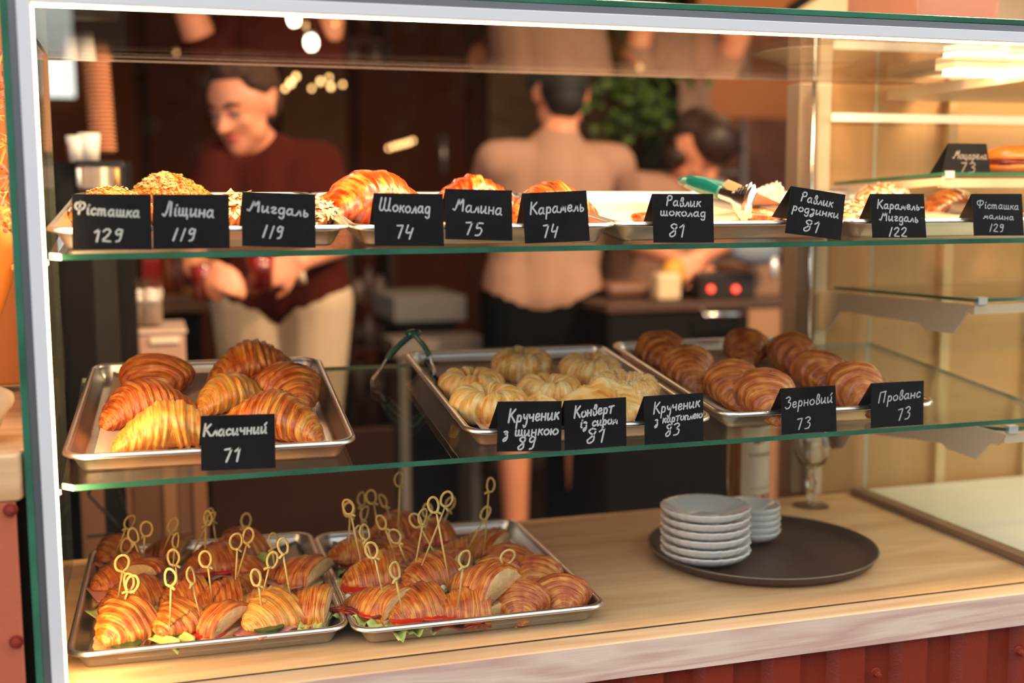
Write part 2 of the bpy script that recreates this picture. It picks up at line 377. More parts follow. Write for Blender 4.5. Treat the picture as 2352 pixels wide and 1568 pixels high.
def bayshelf(pb, pf, label, thick=.005):
    a = at(0, xb+.004, *pb); c = at(0, xb+.004, *pf)
    o = thing('glass_shelf', label, 'shelf', (a.x,c.y,c.z)); m = MB()
    d = (a-c); n = Vector((0,-d.z,d.y)).normalized()*thick
    if n.z < 0: n = -n
    x1 = Vector((XE-a.x-.02,0,0))
    q = [c,c+x1,a+x1,a]; q2 = [v+n for v in q]
    m.add(q+q2, [(0,1,2,3),(7,6,5,4)], 0)
    m.add([q[0],q[1],q2[1],q2[0]], [(0,1,2,3)], 1); m.add([q[3],q[0],q2[0],q2[3]], [(0,1,2,3)], 1)
    m.build('glass_sheet', [SHELFGLASS, EDGE], o)
    m = MB(); m.box((c.x+.005,c.y-.002,c.z-.004),(c.x+.02,c.y+.008,c.z+.007)); m.build('glass_clip', mat('clear_clip', (.72,.68,.62), .3), o)
    m = MB(); m.box((c.x,c.y+.001,c.z-.018),(XE-.02,c.y+.012,c.z-.0045)); m.build('front_rail', CREAM, o)
    return c, a, n
bs1 = bayshelf((1915,664),(2240,694), 'middle glass shelf of the neighbouring bay, empty, above its notched bracket')
bs2 = bayshelf((1915,425),(2165,403), 'top glass shelf of the neighbouring bay carrying a card and a bun')
bs3 = bayshelf((1960,965),(2310,990), 'lowest glass shelf of the neighbouring bay seen under the tilted shelf')
# light tube of the bay and a reflected band
c = at(1,.22,2180,166); b = MB(); b.box((c.x,.20,c.z-.004),(XE,.235,c.z+.004)); b.build('light_tube', LEDW, bay)
b = MB(); b.box((c.x-.01,.195,c.z+.0045),(XE,.24,c.z+.014)); b.build('tube_housing', CREAM, bay)  # added above the tube to block its reflection in the roof glass
c2 = at(1,D-.01,1908,268); b = MB(); b.box((c2.x,D-.02,c2.z-.008),(XE,D-.012,c2.z+.006)); b.build('light_tube', mat('dim_tube', (1,.9,.7), .5, emit=(1,.80,.50), es=.75), bay)  # reflection built as a faintly glowing strip
b = MB(); b.box((XR+.02,.10,H-.03),(XE,D,H-.012)); b.build('ceiling_rail', CREAM, bay, bevel=.002)
# ---------------------------------------------------------------- neighbouring counter on the near side
nc = thing('side_counter', 'thick ash wood counter end on a brick-red bolted metal front, beside the case', 'counter', (-.3,.2,.2))
b = MB(); zt, zb = .288, .2273
b.prism([(-.70,-.02,zb),(-.036,-.02,zb),(-.0305,.0,zb),(-.0305,.55,zb),(-.70,.55,zb)], (0,0,zt-zb-.01)); b.build('worktop', ASH, nc, bevel=.003)
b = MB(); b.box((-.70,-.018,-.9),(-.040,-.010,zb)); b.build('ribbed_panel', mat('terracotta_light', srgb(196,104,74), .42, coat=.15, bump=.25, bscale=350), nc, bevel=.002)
b = MB(); b.box((-.70,.006,-.9),(-.0302,.40,zb-.002)); b.build('black_backing', BLACK, nc)
for px, py in [(24,1170),(38,1472)]:
    q = at(1,-.018,px,py); bolt((q.x,-.018,q.z), nc)
# ---------------------------------------------------------------- sheet pans
def rrect(w, d, inset, r_, z, n=8):
    r_ = max(r_-inset, .004); out = []
    x0,y0,x1,y1 = inset, inset, w-inset, d-inset
    for cx, cy, a0 in ((x1-r_,y0+r_,-90),(x1-r_,y1-r_,0),(x0+r_,y1-r_,90),(x0+r_,y0+r_,180)):
        for k in range(n+1):
            a = math.radians(a0+90*k/n); out.append((cx+r_*math.cos(a), cy+r_*math.sin(a), z))
    return out
def tray_mesh(w, d, h=.026):
    m = MB(); loops = [(.030,.0016),(.022,.0018),(.019,.004),(.0095,h-.0075)]
    cr, cz = .0046, h-.0046
    for k in range(11):
        a = math.radians(-20+ -0 + 0) ; a = math.radians(-10 + 200*k/10)   # over the rolled rim, inside to outside
        loops.append((.0046+cr*math.cos(a), cz+cr*math.sin(a)))
    loops += [(.0100,h-.0085),(.0185,.0032),(.0215,0.0),(.03,0.0)]
    rings = [rrect(w,d,i,.030,z) for i,z in loops]; n = len(rings[0])
    vs = [p for r_ in rings for p in r_]
    fs = [(i*n+j,i*n+(j+1)%n,(i+1)*n+(j+1)%n,(i+1)*n+j) for i in range(len(rings)-1) for j in range(n)]
    fs += [tuple(reversed(range(n))), tuple((len(rings)-1)*n+j for j in range(n))]
    return m.add(vs, fs)
def S2P(x, s): return Vector((x, Y2+s*math.cos(T2), Z2+s*math.sin(T2)))
def S1P(x, s): return Vector((x, Y1+s*math.cos(T1), Z1+s*math.sin(T1)))
def RT(t, yaw): return (Matrix.Rotation(t,3,'X') @ Matrix.Rotation(yaw,3,'Z')).to_euler()
def tray(px, py, layer, yaw, label, dx=0, pw=.27, pd=.41, prot=0, pshift=(0,0), pl_=''):
    k = {'B':1, 'T':K2, 'U':1.005}[layer]; w, d = .33*k, .4395*k
    if layer == 'B': o_, nrm = Vector((0,0,.026)), Vector((0,0,1)); t = 0
    elif layer == 'T': t = T2; nrm = Vector((0,-math.sin(t),math.cos(t))); o_ = S2P(0,0)+nrm*.026
    else: t = T1; nrm = Vector((0,-math.sin(t),math.cos(t))); o_ = S1P(0,0)+nrm*.026
    P = onplane(px, py, o_, nrm) - nrm*.0258
    P += Vector((0,math.cos(t),math.sin(t)))*{'B':0,'T':.009,'U':.013}[layer]
    rot = RT(t, yaw)
    o = thing('sheet_pan', label, 'tray', P, rot, 'aluminium sheet pans')
    tray_mesh(w, d).build('pan', ALU, o, smooth=True, world=False)
    # baking paper lies in the pan
    mm = MB(); rr = random.Random(px)
    def fn(u, v):
        x = (w-pw)/2+pshift[0]+u*pw; y = (d-pd)/2+pshift[1]+v*pd
        e = max(0, abs(u-.5)*2-.86)*.05 + max(0, abs(v-.5)*2-.9)*.06
        return Vector((x, y, .0030+e+.0009*mnoise.noise(Vector((x*20,y*20,px)))))
    mm.grid(fn, 22, 26)
    Mx = rot.to_matrix().to_4x4(); 
    po = mm.build('baking_paper', PAPER, None, smooth=True, world=False)
    po.location = P; po.rotation_euler = RT(t, yaw+prot)
    so = po.modifiers.new('s','SOLIDIFY'); so.thickness = .0003
    tag(po, 'brown baking paper sheet '+pl_, 'baking paper', 'baking papers in the pans')
    return o, P, t, nrm
TR = {}
TR['T1'] = tray(135,1054,'T',-.0365,'aluminium sheet pan of plain golden croissants on the lower shelf', pl_='in the pan of plain croissants')
TR['T2'] = tray(1079,996,'T',-.0268,'aluminium sheet pan of pale braided rolls on the lower shelf', pl_='under the braided rolls')
TR['T3'] = tray(1666,955,'T',-.0311,'aluminium sheet pan of dark seeded croissants on the lower shelf', pl_='under the dark seeded croissants')
TR['B1'] = tray(146,1505,'B',-.0212,'aluminium sheet pan of filled croissants on the wood beside the white frame', pshift=(.004,0), pl_='under the filled croissants beside the white frame')
TR['B2'] = tray(813,1449,'B',-.0177,'aluminium sheet pan of filled croissants and four plain ones on the wood', pl_='in the pan of filled and plain croissants')
TR['U1'] = tray(98,527,'U',-.020,'aluminium sheet pan of nut-topped croissants on the upper shelf', pl_='in the nut-topped croissant pan')
TR['U2'] = tray(811,521,'U',-.015,'aluminium sheet pan of glossy red and brown croissants on the upper shelf', pl_='in the glossy striped croissant pan')
TR['U3'] = tray(1425,513,'U',-.010,'aluminium sheet pan of raisin swirls with tongs on the upper shelf', pl_='in the nearly empty tongs pan')
TR['U4'] = tray(1969,507,'U',-.008,'aluminium sheet pan of sugared pastries at the far end of the upper shelf', pl_='in the farthest upper pan')
# ---------------------------------------------------------------- chalk-marker lettering
G = {
'о':(10,"5,10 1,7 1,3 4,0 8,2 9,6 7,9 5,10"),'а':(11,"8,9 4,10 1,6 1,2 4,0 8,4|8,10 8,2 10,0"),'с':(9,"8,8 5,10 1,6 2,1 5,0 8,2"),
'і':(5,"2,10 2,1 4,0|3,14 4,15"),'т':(15,"1,10 1,0|1,7 4,10 6,8 6,0|6,7 9,10 11,8 11,1 13,0"),'t':(10,"0,11 10,12|5,11 4,0"),
'ш':(14,"1,10 1,2 3,0 6,2 6,10|6,2 8,0 11,2 11,10|11,2 13,0"),'щ':(15,"1,10 1,2 3,0 6,2 6,10|6,2 8,0 11,2 11,10|11,2 13,0 13,-4"),
'к':(9,"2,10 1,0|8,10 2,5|4,6 8,0"),'и':(11,"1,10 1,2 3,0 8,6|8,10 8,1 10,0"),'й':(11,"1,10 1,2 3,0 8,6|8,10 8,1 10,0|6,13 9,17"),
'н':(10,"1,10 1,0|8,10 8,0|1,5 8,5"),'г':(9,"1,8 4,10 7,8 2,2 5,0 8,1"),'д':(10,"8,9 4,10 1,6 2,1 5,0 8,4|8,10 8,-5 5,-8 2,-6"),
'л':(9,"0,0 2,1 6,10|6,10 8,0"),'ь':(8,"2,10 2,0 6,0 7,3 5,5 2,5"),'р':(10,"2,10 1,-9|2,7 5,10 8,7 7,1 2,1"),
'е':(9,"1,5 7,6 6,10 2,9 1,3 4,0 8,2"),'м':(12,"0,0 2,1 4,10|4,10 6,3 9,10|9,10 10,0"),'в':(9,"2,9 2,1 5,0 8,3 7,7 3,7|2,9 4,17 7,16 6,10 3,7"),
'у':(9,"1,10 2,5 5,4 8,10|8,10 7,-4 4,-9 2,-6"),'ч':(10,"1,10 2,5 7,6|8,10 8,0"),'з':(9,"1,9 5,10 7,7 3,5|3,5 7,3 6,-5 2,-8 1,-5 5,-1"),
'п':(10,"1,10 1,0|1,8 5,10 8,8 8,0"),'ю':(14,"1,10 1,0|1,5 5,5|9,10 5,6 6,1 9,0 13,3 13,7 9,10"),'ц':(11,"1,10 1,2 4,0 7,2 7,10|7,1 9,0 9,-4"),'-':(8,"1,6 7,6"),
'Ф':(17,"8,20 7,0|8,18 2,17 1,11 5,7 8,9|8,18 14,18 15,12 10,7 8,9"),'Л':(14,"0,2 3,0 6,8 8,20|8,20 11,18|11,19 11,0"),
'М':(18,"0,2 3,1 6,10 8,19|8,19 9,8|9,8 15,19|15,19 15,0"),'Ш':(22,"3,20 1,4 4,0 8,4 10,20|8,4 12,0 16,3 18,20|16,3 20,0"),
'К':(13,"2,20 1,0|11,19 2,9|4,11 12,0"),'Р':(12,"3,19 1,0|1,15 5,20 10,18 9,12 3,10"),'З':(12,"1,18 6,20 9,16 4,11|4,11 10,8 8,1 3,-1 0,2"),
'П':(16,"3,19 1,0|3,19 14,20|13,20 11,0"),' ':(8,""),
'1':(7,"0,15 5,20|5,20 3,0"),'I':(8,"6,20 2,0"),'2':(12,"1,16 5,20 9,17 6,9 0,1|0,1 10,0"),'3':(12,"1,18 6,20 9,16 4,11|4,11 9,8 7,1 1,0"),
'4':(12,"3,20 1,9 8,10|10,16 6,0"),'5':(12,"3,19 2,11 6,12 9,8 6,1 1,0|3,19 10,19"),'7':(12,"1,18 9,19|9,19 4,0"),
'8':(11,"9,17 5,20 2,16 7,10 7,3 3,0 1,4 6,10 9,17"),'9':(12,"9,17 5,20 2,15 4,11 9,15|9,19 7,3 3,0")}
def crom(P, n=5):
    if len(P) < 3: return P
    closed = (P[0]-P[-1]).length < 1e-6; out = []
    N = len(P)
    for i in range(N-1):
        a = P[i-1] if i else (P[-2] if closed else P[0]*2-P[1]); b = P[i]; c = P[i+1]; d = P[i+2] if i+2 < N else (P[1] if closed else P[-1]*2-P[-2])
        for k in range(n):
            t = k/n; out.append(.5*((2*b)+(c-a)*t+(2*a-5*b+4*c-d)*t*t+(3*b-a-3*c+d)*t*t*t))
    out.append(P[-1]); return out
def write(mb, quad, nrm, text, u0, v0, u1, v1, s, wid, rng):
    """quad: top-left, top-right, bottom-right, bottom-left corners; baseline from (u0,v0) to (u1,v1), x-height s of card height"""
    TL, TRr, BR, BL = quad; cw = (TRr-TL).length; ch = (BL-TL).length
    tot = sum(G[c][0]+1.5 for c in text)
    def P(u, v): return (TL*(1-u)+TRr*u)*(1-v)+(BL*(1-u)+BR*u)*v + nrm*.0004
    x = 0
    for c in text:
        w, d = G[c]; jit = rng.uniform(-.6,.6)
        for st in d.split('|') if d else []:
            pts = [Vector((float(a.split(',')[0]), float(a.split(',')[1]), 0)) for a in st.split()]
            pts = crom(pts)
            Q = []
            for p in pts:
                f = (x+p.x)/tot; hh = (p.y+jit)*s/10
                Q.append(P(u0+(u1-u0)*f+.10*hh*ch/cw, v0+(v1-v0)*f-hh))
            # ribbon with rounded ends
            n = len(Q); vs = []
            ax = (TRr-TL).normalized(); ay = (TL-BL).normalized()
            for i, q in enumerate(Q):
                t = (Q[min(i+1,n-1)]-Q[max(i-1,0)]); t = Vector((t.dot(ax), t.dot(ay), 0))
                if t.length < 1e-7: t = Vector((1,0,0))
                t.normalize(); nn = (ax*(-t.y)+ay*t.x)
                w2 = wid*.5*(1+.15*math.sin(i*1.7+x))
                vs += [q+nn*w2, q-nn*w2]
            mb.add(vs, [(2*i,2*i+1,2*i+3,2*i+2) for i in range(n-1)])
            for q in (Q[0], Q[-1]):
                k = 8; mb.add([q+nrm*.00002+(ax*math.cos(2*math.pi*j/k)+ay*math.sin(2*math.pi*j/k))*wid*.5 for j in range(k)], [tuple(range(k))])
        x += w+1.5
def card(label, corners, lines, yc, back, parent_n=None, wid=.0019, chalk=CHALK, spread=.035):
    """a folded tent card; corners TL,TR,BR,BL in the photo on the plane y=yc; back: depth of the rear leg"""
    q = [at(1, yc, *c) for c in corners]
    base = (q[2]+q[3])/2
    o = thing('price_card', label, 'price card', base)
    m = MB(); th = Vector((0,.0005,0)); rear = [q[0]+th, q[1]+th, q[2]+Vector((0,spread,back)), q[3]+Vector((0,spread,back))]
    ft = MB()
    m.prism(q, (0,.0004,0))
    rr = [rear[0],rear[1],rear[2],rear[3]]
    m.prism(rr, (0,.0004,0))
    m.build('folded_card', CARD, o)
    w = MB(); rng = random.Random(label)
    for l in lines: write(w, q, Vector((0,-1,0)), *l, wid=wid, rng=rng)
    w.build('handwriting', chalk, o, fixn=False)
    return o
UY, TY = Y1+.0012, Y2+.0012
A = 'black price card on the upper shelf reading '
card('black price card Фісташка 129 on the upper shelf, nearest the white upright', [(164,444),(347,446),(350,573),(166,573)], [('Фісташка',.03,.36,.86,.42,.11),('129',.27,.85,.66,.86,.11)], UY, .02)
card('black price card Ліщина 119 on the upper shelf under the heaped pistachio crumbs', [(351,446),(526,446),(528,570),(351,572)], [('Ліщина',.125,.38,.81,.42,.13),('II9',.24,.84,.58,.86,.11)], UY, .02)
card('black price card Мигдаль 119 on the upper shelf below the man in maroon', [(556,439),(725,446),(725,569),(556,565)], [('Мигдаль',.07,.35,.91,.42,.105),('II9',.26,.83,.58,.85,.11)], UY, .02)
card('black price card Шоколад 74 before the big orange striped croissant', [(858,443),(1017,445),(1020,565),(861,564)], [('Шоколад',.07,.33,.82,.38,.12),('74',.3,.85,.57,.88,.13)], UY, .02)
card('black price card Малина 75, set slightly higher, touching the Шоколад one', [(1023,433),(1176,437),(1177,553),(1023,549)], [('Малина',.11,.43,.86,.49,.13),('75',.28,.89,.58,.91,.13)], UY, .02)
card('black price card Карамель 74 leaning before the arched caramel croissant', [(1199,444),(1347,437),(1355,553),(1206,559)], [('Карамель',.1,.43,.95,.39,.12),('74',.27,.90,.53,.91,.13)], UY, .02)
card('black three-line price card Равлик шоколад 81 below the green tongs handle', [(1498,445),(1638,445),(1640,557),(1501,557)], [('Равлик',.22,.24,.80,.26,.1),('шоколад',.12,.44,.88,.47,.09),('81',.25,.88,.54,.88,.13)], UY, .02)
card('clearly tilted black price card Равлик родзинки 81 beside the tongs jaws', [(1817,427),(1942,447),(1931,551),(1803,535)], [('Равлик',.2,.28,.80,.31,.1),('родзинки',.07,.50,.93,.53,.09),('81',.3,.91,.62,.90,.12)], UY-.001, .02)
card('black price card Карамель-Мигдаль 122 before the sugared croissant', [(1999,445),(2122,445),(2128,546),(2004,546)], [('Карамель-',.11,.33,.99,.37,.10),('Мигдаль',.14,.60,.87,.64,.10),('I22',.29,.965,.66,.965,.10)], UY, .02)
card('thin-lettered black price card Фісташка малина 129, farthest along the upper shelf', [(2232,445),(2347,445),(2352,541),(2237,541)], [('Фісташка',.08,.34,.93,.38,.095),('малина',.2,.58,.82,.63,.08),('I29',.30,.90,.62,.91,.09)], UY, .02, wid=.0014)
B_ = 'black price card on the lower shelf reading '
card('black price card Класичний 71 standing before the plain golden croissants', [(461,955),(631,950),(633,1074),(462,1081)], [('Класичний',.03,.37,.90,.35,.11),('71',.29,.85,.54,.84,.125)], TY, .022, wid=.0022)
card('black price card Крученик з шинкою 89, first of three before the rolls', [(1144,922),(1290,921),(1289,1035),(1141,1037)], [('Крученик',.16,.42,.97,.36,.135),('з шинкою',.09,.70,.96,.66,.11),('89',.31,.97,.63,.95,.125)], TY, .022, wid=.0022)
card('black price card Конверт із сиром 81, middle of three before the rolls', [(1296,920),(1438,912),(1439,1023),(1297,1034)], [('Конверt',.15,.36,.80,.30,.12),('із сиром',.25,.56,.87,.52,.10),('81',.34,.90,.68,.88,.145)], TY, .022, wid=.0022)
card('black price card Крученик з картоплею 83 at the corner of the roll pan', [(1479,910),(1615,902),(1616,1012),(1481,1021)], [('Крученик',.15,.37,.95,.28,.12),('з карtоплею',.17,.59,.99,.50,.09),('83',.34,.86,.62,.83,.12)], TY, .022, wid=.0019)
card('black price card Зерновий 73 before the large dark seeded croissant', [(1793,892),(1919,885),(1922,990),(1796,998)], [('Зерновий',.07,.43,.95,.36,.12),('73',.26,.91,.55,.89,.125)], TY, .022, wid=.0015)
card('black price card Прованс 73 on the lower shelf, nearest the bright bay', [(2001,880),(2122,874),(2121,975),(2000,983)], [('Прованс',.13,.45,.95,.36,.12),('73',.49,.88,.77,.83,.135)], TY, .022, wid=.0015)
cc_ = bs2[0]
card('brownish price card reading Моцарела 73 on the neighbouring bay shelf', [(2178,329),(2266,330),(2276,399),(2163,399)], [('Моцарела',.17,.50,.97,.52,.14),('73',.35,.93,.72,.96,.16)], cc_.y+.002, .0, wid=.0016, chalk=mat('faded_chalk', (.33,.28,.26), .8), spread=.03)
# ---------------------------------------------------------------- pastry materials
def pastry_mat(name, dark, mid, gold, bias=0, rough=.36, coat=.25, freq=1, crumb=False):
    m = bpy.data.materials.new(name); m.use_nodes = True; nt = m.node_tree; b = nt.nodes['Principled BSDF']; L = nt.links.new; N = nt.nodes.new
    at_ = N('ShaderNodeAttribute'); at_.attribute_name = 'cc'; oi = N('ShaderNodeObjectInfo')
    add = N('ShaderNodeVectorMath'); add.operation = 'ADD'; cmb = N('ShaderNodeCombineXYZ'); k = N('ShaderNodeMath'); k.operation = 'MULTIPLY'; k.inputs[1].default_value = 37
    L(oi.outputs['Random'], k.inputs[0]); L(k.outputs[0], cmb.inputs[0]); L(k.outputs[0], cmb.inputs[2]); L(at_.outputs['Vector'], add.inputs[0]); L(cmb.outputs[0], add.inputs[1])
    def noise(sc, scale, detail, dist=0):
        mp = N('ShaderNodeMapping'); mp.inputs['Scale'].default_value = sc; L(add.outputs[0], mp.inputs[0])
        n = N('ShaderNodeTexNoise'); n.inputs['Scale'].default_value = scale; n.inputs['Detail'].default_value = detail; n.inputs['Distortion'].default_value = dist
        L(mp.outputs[0], n.inputs['Vector']); return n.outputs['Fac']
    fine = noise((30*freq,1.6,1.6), 1.3, 4, .25); band = noise((9*freq,1.0,1.0), 1.2, 2, .3); patch = noise((2.2,2.2,2.2), 1.6, 4, .4)
    def mth(op, a, c, d=None):
        n = N('ShaderNodeMath'); n.operation = op
        for i, q in enumerate((a, c, d)):
            if q is None: continue
            if isinstance(q, (int, float)): n.inputs[i].default_value = q
            else: L(q, n.inputs[i])
        return n.outputs[0]
    s = mth('MULTIPLY', fine, .42); s = mth('MULTIPLY_ADD', band, .33, s); s = mth('MULTIPLY_ADD', patch, .30, s); s = mth('ADD', s, bias-.02)
    r_ = ramp(nt, [(.36, dark), (.50, mid), (.64, gold)]); L(s, r_.inputs[0]); L(r_.outputs[0], b.inputs['Base Color'])
    b.inputs['Roughness'].default_value = rough; b.inputs['Coat Weight'].default_value = coat; b.inputs['Coat Roughness'].default_value = .25
    hb = mth('MULTIPLY_ADD', fine, .8, mth('MULTIPLY', patch, .5))
    bp = N('ShaderNodeBump'); bp.inputs['Strength'].default_value = .85; bp.inputs['Distance'].default_value = .0022
    L(hb, bp.inputs['Height']); L(bp.outputs[0], b.inputs['Normal'])
    MATS[name] = m; return m
CR_GOLD = pastry_mat('golden_croissant_crust', srgb(122,44,10), srgb(204,98,28), srgb(244,180,84), .015, freq=1.3)
CR_PALE = pastry_mat('pale_gold_croissant_crust', srgb(166,74,20), srgb(224,132,44), srgb(246,190,96), .05, freq=1.3)
CR_DARK = pastry_mat('dark_croissant_crust', srgb(96,36,10), srgb(186,92,30), srgb(232,156,74), .01, freq=1.3)
CR_MID = pastry_mat('brown_croissant_crust', srgb(104,34,8), srgb(196,88,26), srgb(238,162,72), .022, freq=1.3)
CR_RED = pastry_mat('red_striped_crust', srgb(120,16,4), srgb(206,70,12), srgb(240,158,66), .0, rough=.25, coat=.6, freq=.45)
CR_STR = pastry_mat('caramel_striped_crust', srgb(70,26,8), srgb(166,80,24), srgb(226,156,72), -.01, rough=.25, coat=.7, freq=.6)
ROLL_M = pastry_mat('pale_roll_crust', srgb(202,104,26), srgb(240,180,90), srgb(252,226,164), .02, freq=.38)
CRUMB = mat('pastry_crumb', srgb(222,176,118), .8, bump=.9, bscale=260, var=.15, vscale=120)
LETT = mat('lettuce_leaf', srgb(196,206,112), .4, var=.3, vscale=60, sss=.15); CUC = mat('cucumber_skin', srgb(40,78,34), .3)
CUCF = mat('cucumber_flesh', srgb(206,216,150), .35); TOM = mat('tomato_flesh', srgb(206,44,24), .2, coat=.5, var=.2, vscale=80)
HAM = mat('ham_slice', srgb(204,130,116), .4, var=.2, vscale=60); PROS = mat('cured_ham', srgb(130,40,34), .35, var=.4, vscale=60)
CHEESE = mat('cream_cheese', srgb(240,232,214), .5); SEED = mat('sesame_seed', srgb(240,214,168), .5)
BAMB = mat('bamboo', srgb(214,184,112), .45, var=.12, vscale=200)
# ---------------------------------------------------------------- croissants
def cro_fn(seed, L_, W_, H_, bend=.5, n=6, A=.15, t0=-1, t1=1, skew=.0, lump=1, tip=.10):
    rg = random.Random(seed); off = Vector((rg.uniform(0,50), rg.uniform(0,50), rg.uniform(0,50))); asym = rg.uniform(-.12,.12); ph = rg.uniform(0,1)
    bands = [rg.uniform(-.05,.05) for _ in range(20)]
    def P(t, v):
        c, s = math.cos(v), math.sin(v)
        e = max(0, 1-abs(t)**2.3)**.58*(.80+.20*math.cos(math.pi*t*.9)) + tip*max(0,1-abs(t)**14)
        tt = abs(t) + .07*(s-.3)*(1-abs(t)) + .04*mnoise.noise(off+Vector((t*2.5,c*.8,s*.8))) + skew*c*t
        k = max(0, tt)*n + ph; fr = k-math.floor(k); st = fr if fr < .86 else (1-fr)/.14*.86
        bd = bands[int(k) % 20]
        rr = e*(1+A*(st-.45)+bd*.6)*(1+.07*lump*mnoise.noise(off+Vector((t*3,c*1.5,s*1.5))))
        rr *= 1+.009*math.sin(k*2*math.pi*4+2*mnoise.noise(off+Vector((t*8,c,s))))
        x = L_/2*(t*(1-.10*bend*t*t)); y = -bend*L_*.33*t*t + bend*L_*.08
        dx = 1-.3*bend*t*t; dy = -bend*.66*t; q = math.hypot(dx, dy); nx, ny = -dy/q, dx/q
        w = rr*W_/2*c
        z = (e*H_/2*.96 + (1-abs(t))*.0) + rr*H_/2*s
        z = z if z > .002 else .002*math.tanh(z/.004)*.5
        sg = 1 if t >= 0 else -1
        return Vector((x+nx*w, y+ny*w, max(z, 0.0)+.0001)), (sg*tt*1.0, c*.55, s*.55)
    return P
def cro_mesh(name, parent, mat_, seed, L_, W_, H_, nu=120, nv=44, **kw):
    P = cro_fn(seed, L_, W_, H_, **kw); vs = []; cc = []
    t0, t1 = kw.get('t0', -1), kw.get('t1', 1)
    for i in range(nu):
        s = -1+2*i/(nu-1); t = math.sin(math.pi/2*s)*.9995
        for j in range(nv):
            p, c = P(t, 2*math.pi*j/nv); vs.append(p); cc.append(c)
    fs = [(i*nv+j, (i+1)*nv+j, (i+1)*nv+(j+1)%nv, i*nv+(j+1)%nv) for i in range(nu-1) for j in range(nv)]
    fs += [tuple(range(nv)), tuple((nu-1)*nv+j for j in reversed(range(nv)))]
    m = MB(); m.add(vs, fs); m.cc = cc
    return m.build(name, mat_, parent, smooth=True, world=False)
def surf(layer, px, py, h):
    """point on the floor of a pan of that layer so that the thing's middle (height h) shows at px,py"""
    if layer == 'B': nrm = Vector((0,0,1)); o_ = Vector((0,0,.0036)); t = 0
    elif layer == 'T': t = T2; nrm = Vector((0,-math.sin(t),math.cos(t))); o_ = S2P(0,0)+nrm*.0036
    else: t = T1; nrm = Vector((0,-math.sin(t),math.cos(t))); o_ = S1P(0,0)+nrm*.0036
    return onplane(px, py, o_+nrm*h/2, nrm)-nrm*h/2, t
def croissant(label, layer, px, py, yaw, L_, W_, H_, m_, seed, group=None, lean=0, up=0, **kw):
    H_ *= .86
    P, t = surf(layer, px, py, H_+2*up)
    if up: P += Vector((0,-math.sin(t),math.cos(t)))*up
    rot = (Matrix.Rotation(t,3,'X') @ Matrix.Rotation(math.radians(yaw),3,'Z') @ Matrix.Rotation(math.radians(lean),3,'X')).to_euler()
    o = cro_mesh('croissant', None, m_, seed, L_, W_, H_, **kw)
    o.location = P; o.rotation_euler = rot
    tag(o, label, 'croissant', group); return o
G1 = 'plain croissants in the first pan of the lower shelf'
croissant('round plain croissant at the back corner of the pan near the white frame', 'T', 366,862, 70, .125,.090,.060, CR_GOLD, 1, G1, bend=.3, n=5)
croissant('large plain croissant with a raised hump against the back rim of the pan', 'T', 584,836, 6, .150,.078,.068, CR_GOLD, 2, G1, bend=.5, n=7)
croissant('dark-tipped plain croissant curving down along the pan side by the dark shelf gap', 'T', 648,884, -62, .150,.080,.060, CR_MID, 3, G1, bend=.6, n=7)
croissant('plain croissant with a flaking pale top, second from the front on the frame side', 'T', 336,924, 24, .140,.074,.060, CR_MID, 4, G1, bend=.45, n=7)
croissant('small croissant with a burnt crust spike in the middle of the pan', 'T', 534,902, 20, .112,.068,.055, CR_PALE, 5, G1, bend=.4, n=5)
croissant('plain croissant half behind the price card, its pointed tip near the rim', 'T', 622,958, -24, .150,.080,.062, CR_GOLD, 6, G1, bend=.55, n=7)
croissant('palest golden croissant lying lengthwise at the front of the pan', 'T', 392,980, 2, .146,.070,.062, CR_PALE, 8, G1, bend=.35, n=7)
b = MB()
for k in range(7):
    a = k*.9; q, t_ = surf('T', 540+k*2.5, 866-(k%3)*3, .05); q = q+Vector((0,-math.sin(t_),math.cos(t_)))*.050
    b.add([q, q+Vector((.006,.002,.001)), q+Vector((.003+.002*math.cos(a),.001,.009+.004*(k%2)))], [(0,1,2)])
G3 = 'dark seeded croissants in the third pan of the lower shelf'
for (px,py,yaw,L_,W_,H_,sd,lb) in [
 (1526,806,66,.135,.070,.066,11,'dark seeded croissant in the back corner of the pan, frame side'),
 (1588,842,60,.140,.072,.066,12,'dark seeded croissant with a blunt nose, second row beside the pan rim'),
 (1722,796,48,.120,.070,.060,13,'dark seeded croissant at the middle of the back rim'),
 (1826,812,70,.125,.070,.068,14,'dark seeded croissant with a rough crown by the back rim'),
 (1692,880,60,.140,.072,.064,15,'dark seeded croissant in the middle of the pan'),
 (1884,850,68,.130,.070,.062,16,'dark seeded croissant lying between two others behind the middle card'),
 (1766,902,60,.145,.076,.066,17,'large dark croissant at the front rim behind the Зерновий card'),
 (1974,886,64,.145,.074,.070,18,'dark croissant at the far corner between the two front cards')]:
    croissant(lb, 'T', px, py, yaw, L_, W_, H_, CR_DARK, sd, G3, bend=.55, n=6, A=.12)
# seeds baked on the dark crust are part of each crust
for o in [q for q in COL.objects if q.get('group') == G3]:
    rr = random.Random(o.name); m = MB(); me = o.data
    for k in range(26):
        v = me.vertices[rr.randrange(len(me.vertices))]
        if v.co.z > .02: m.ball(v.co, .0011, 4, 5, (1.3,.9,.6))
    s = m.build('dark_seeds', mat('dark_seed', (.02,.008,.004), .5), o, world=False); s['kind'] = 'stuff'
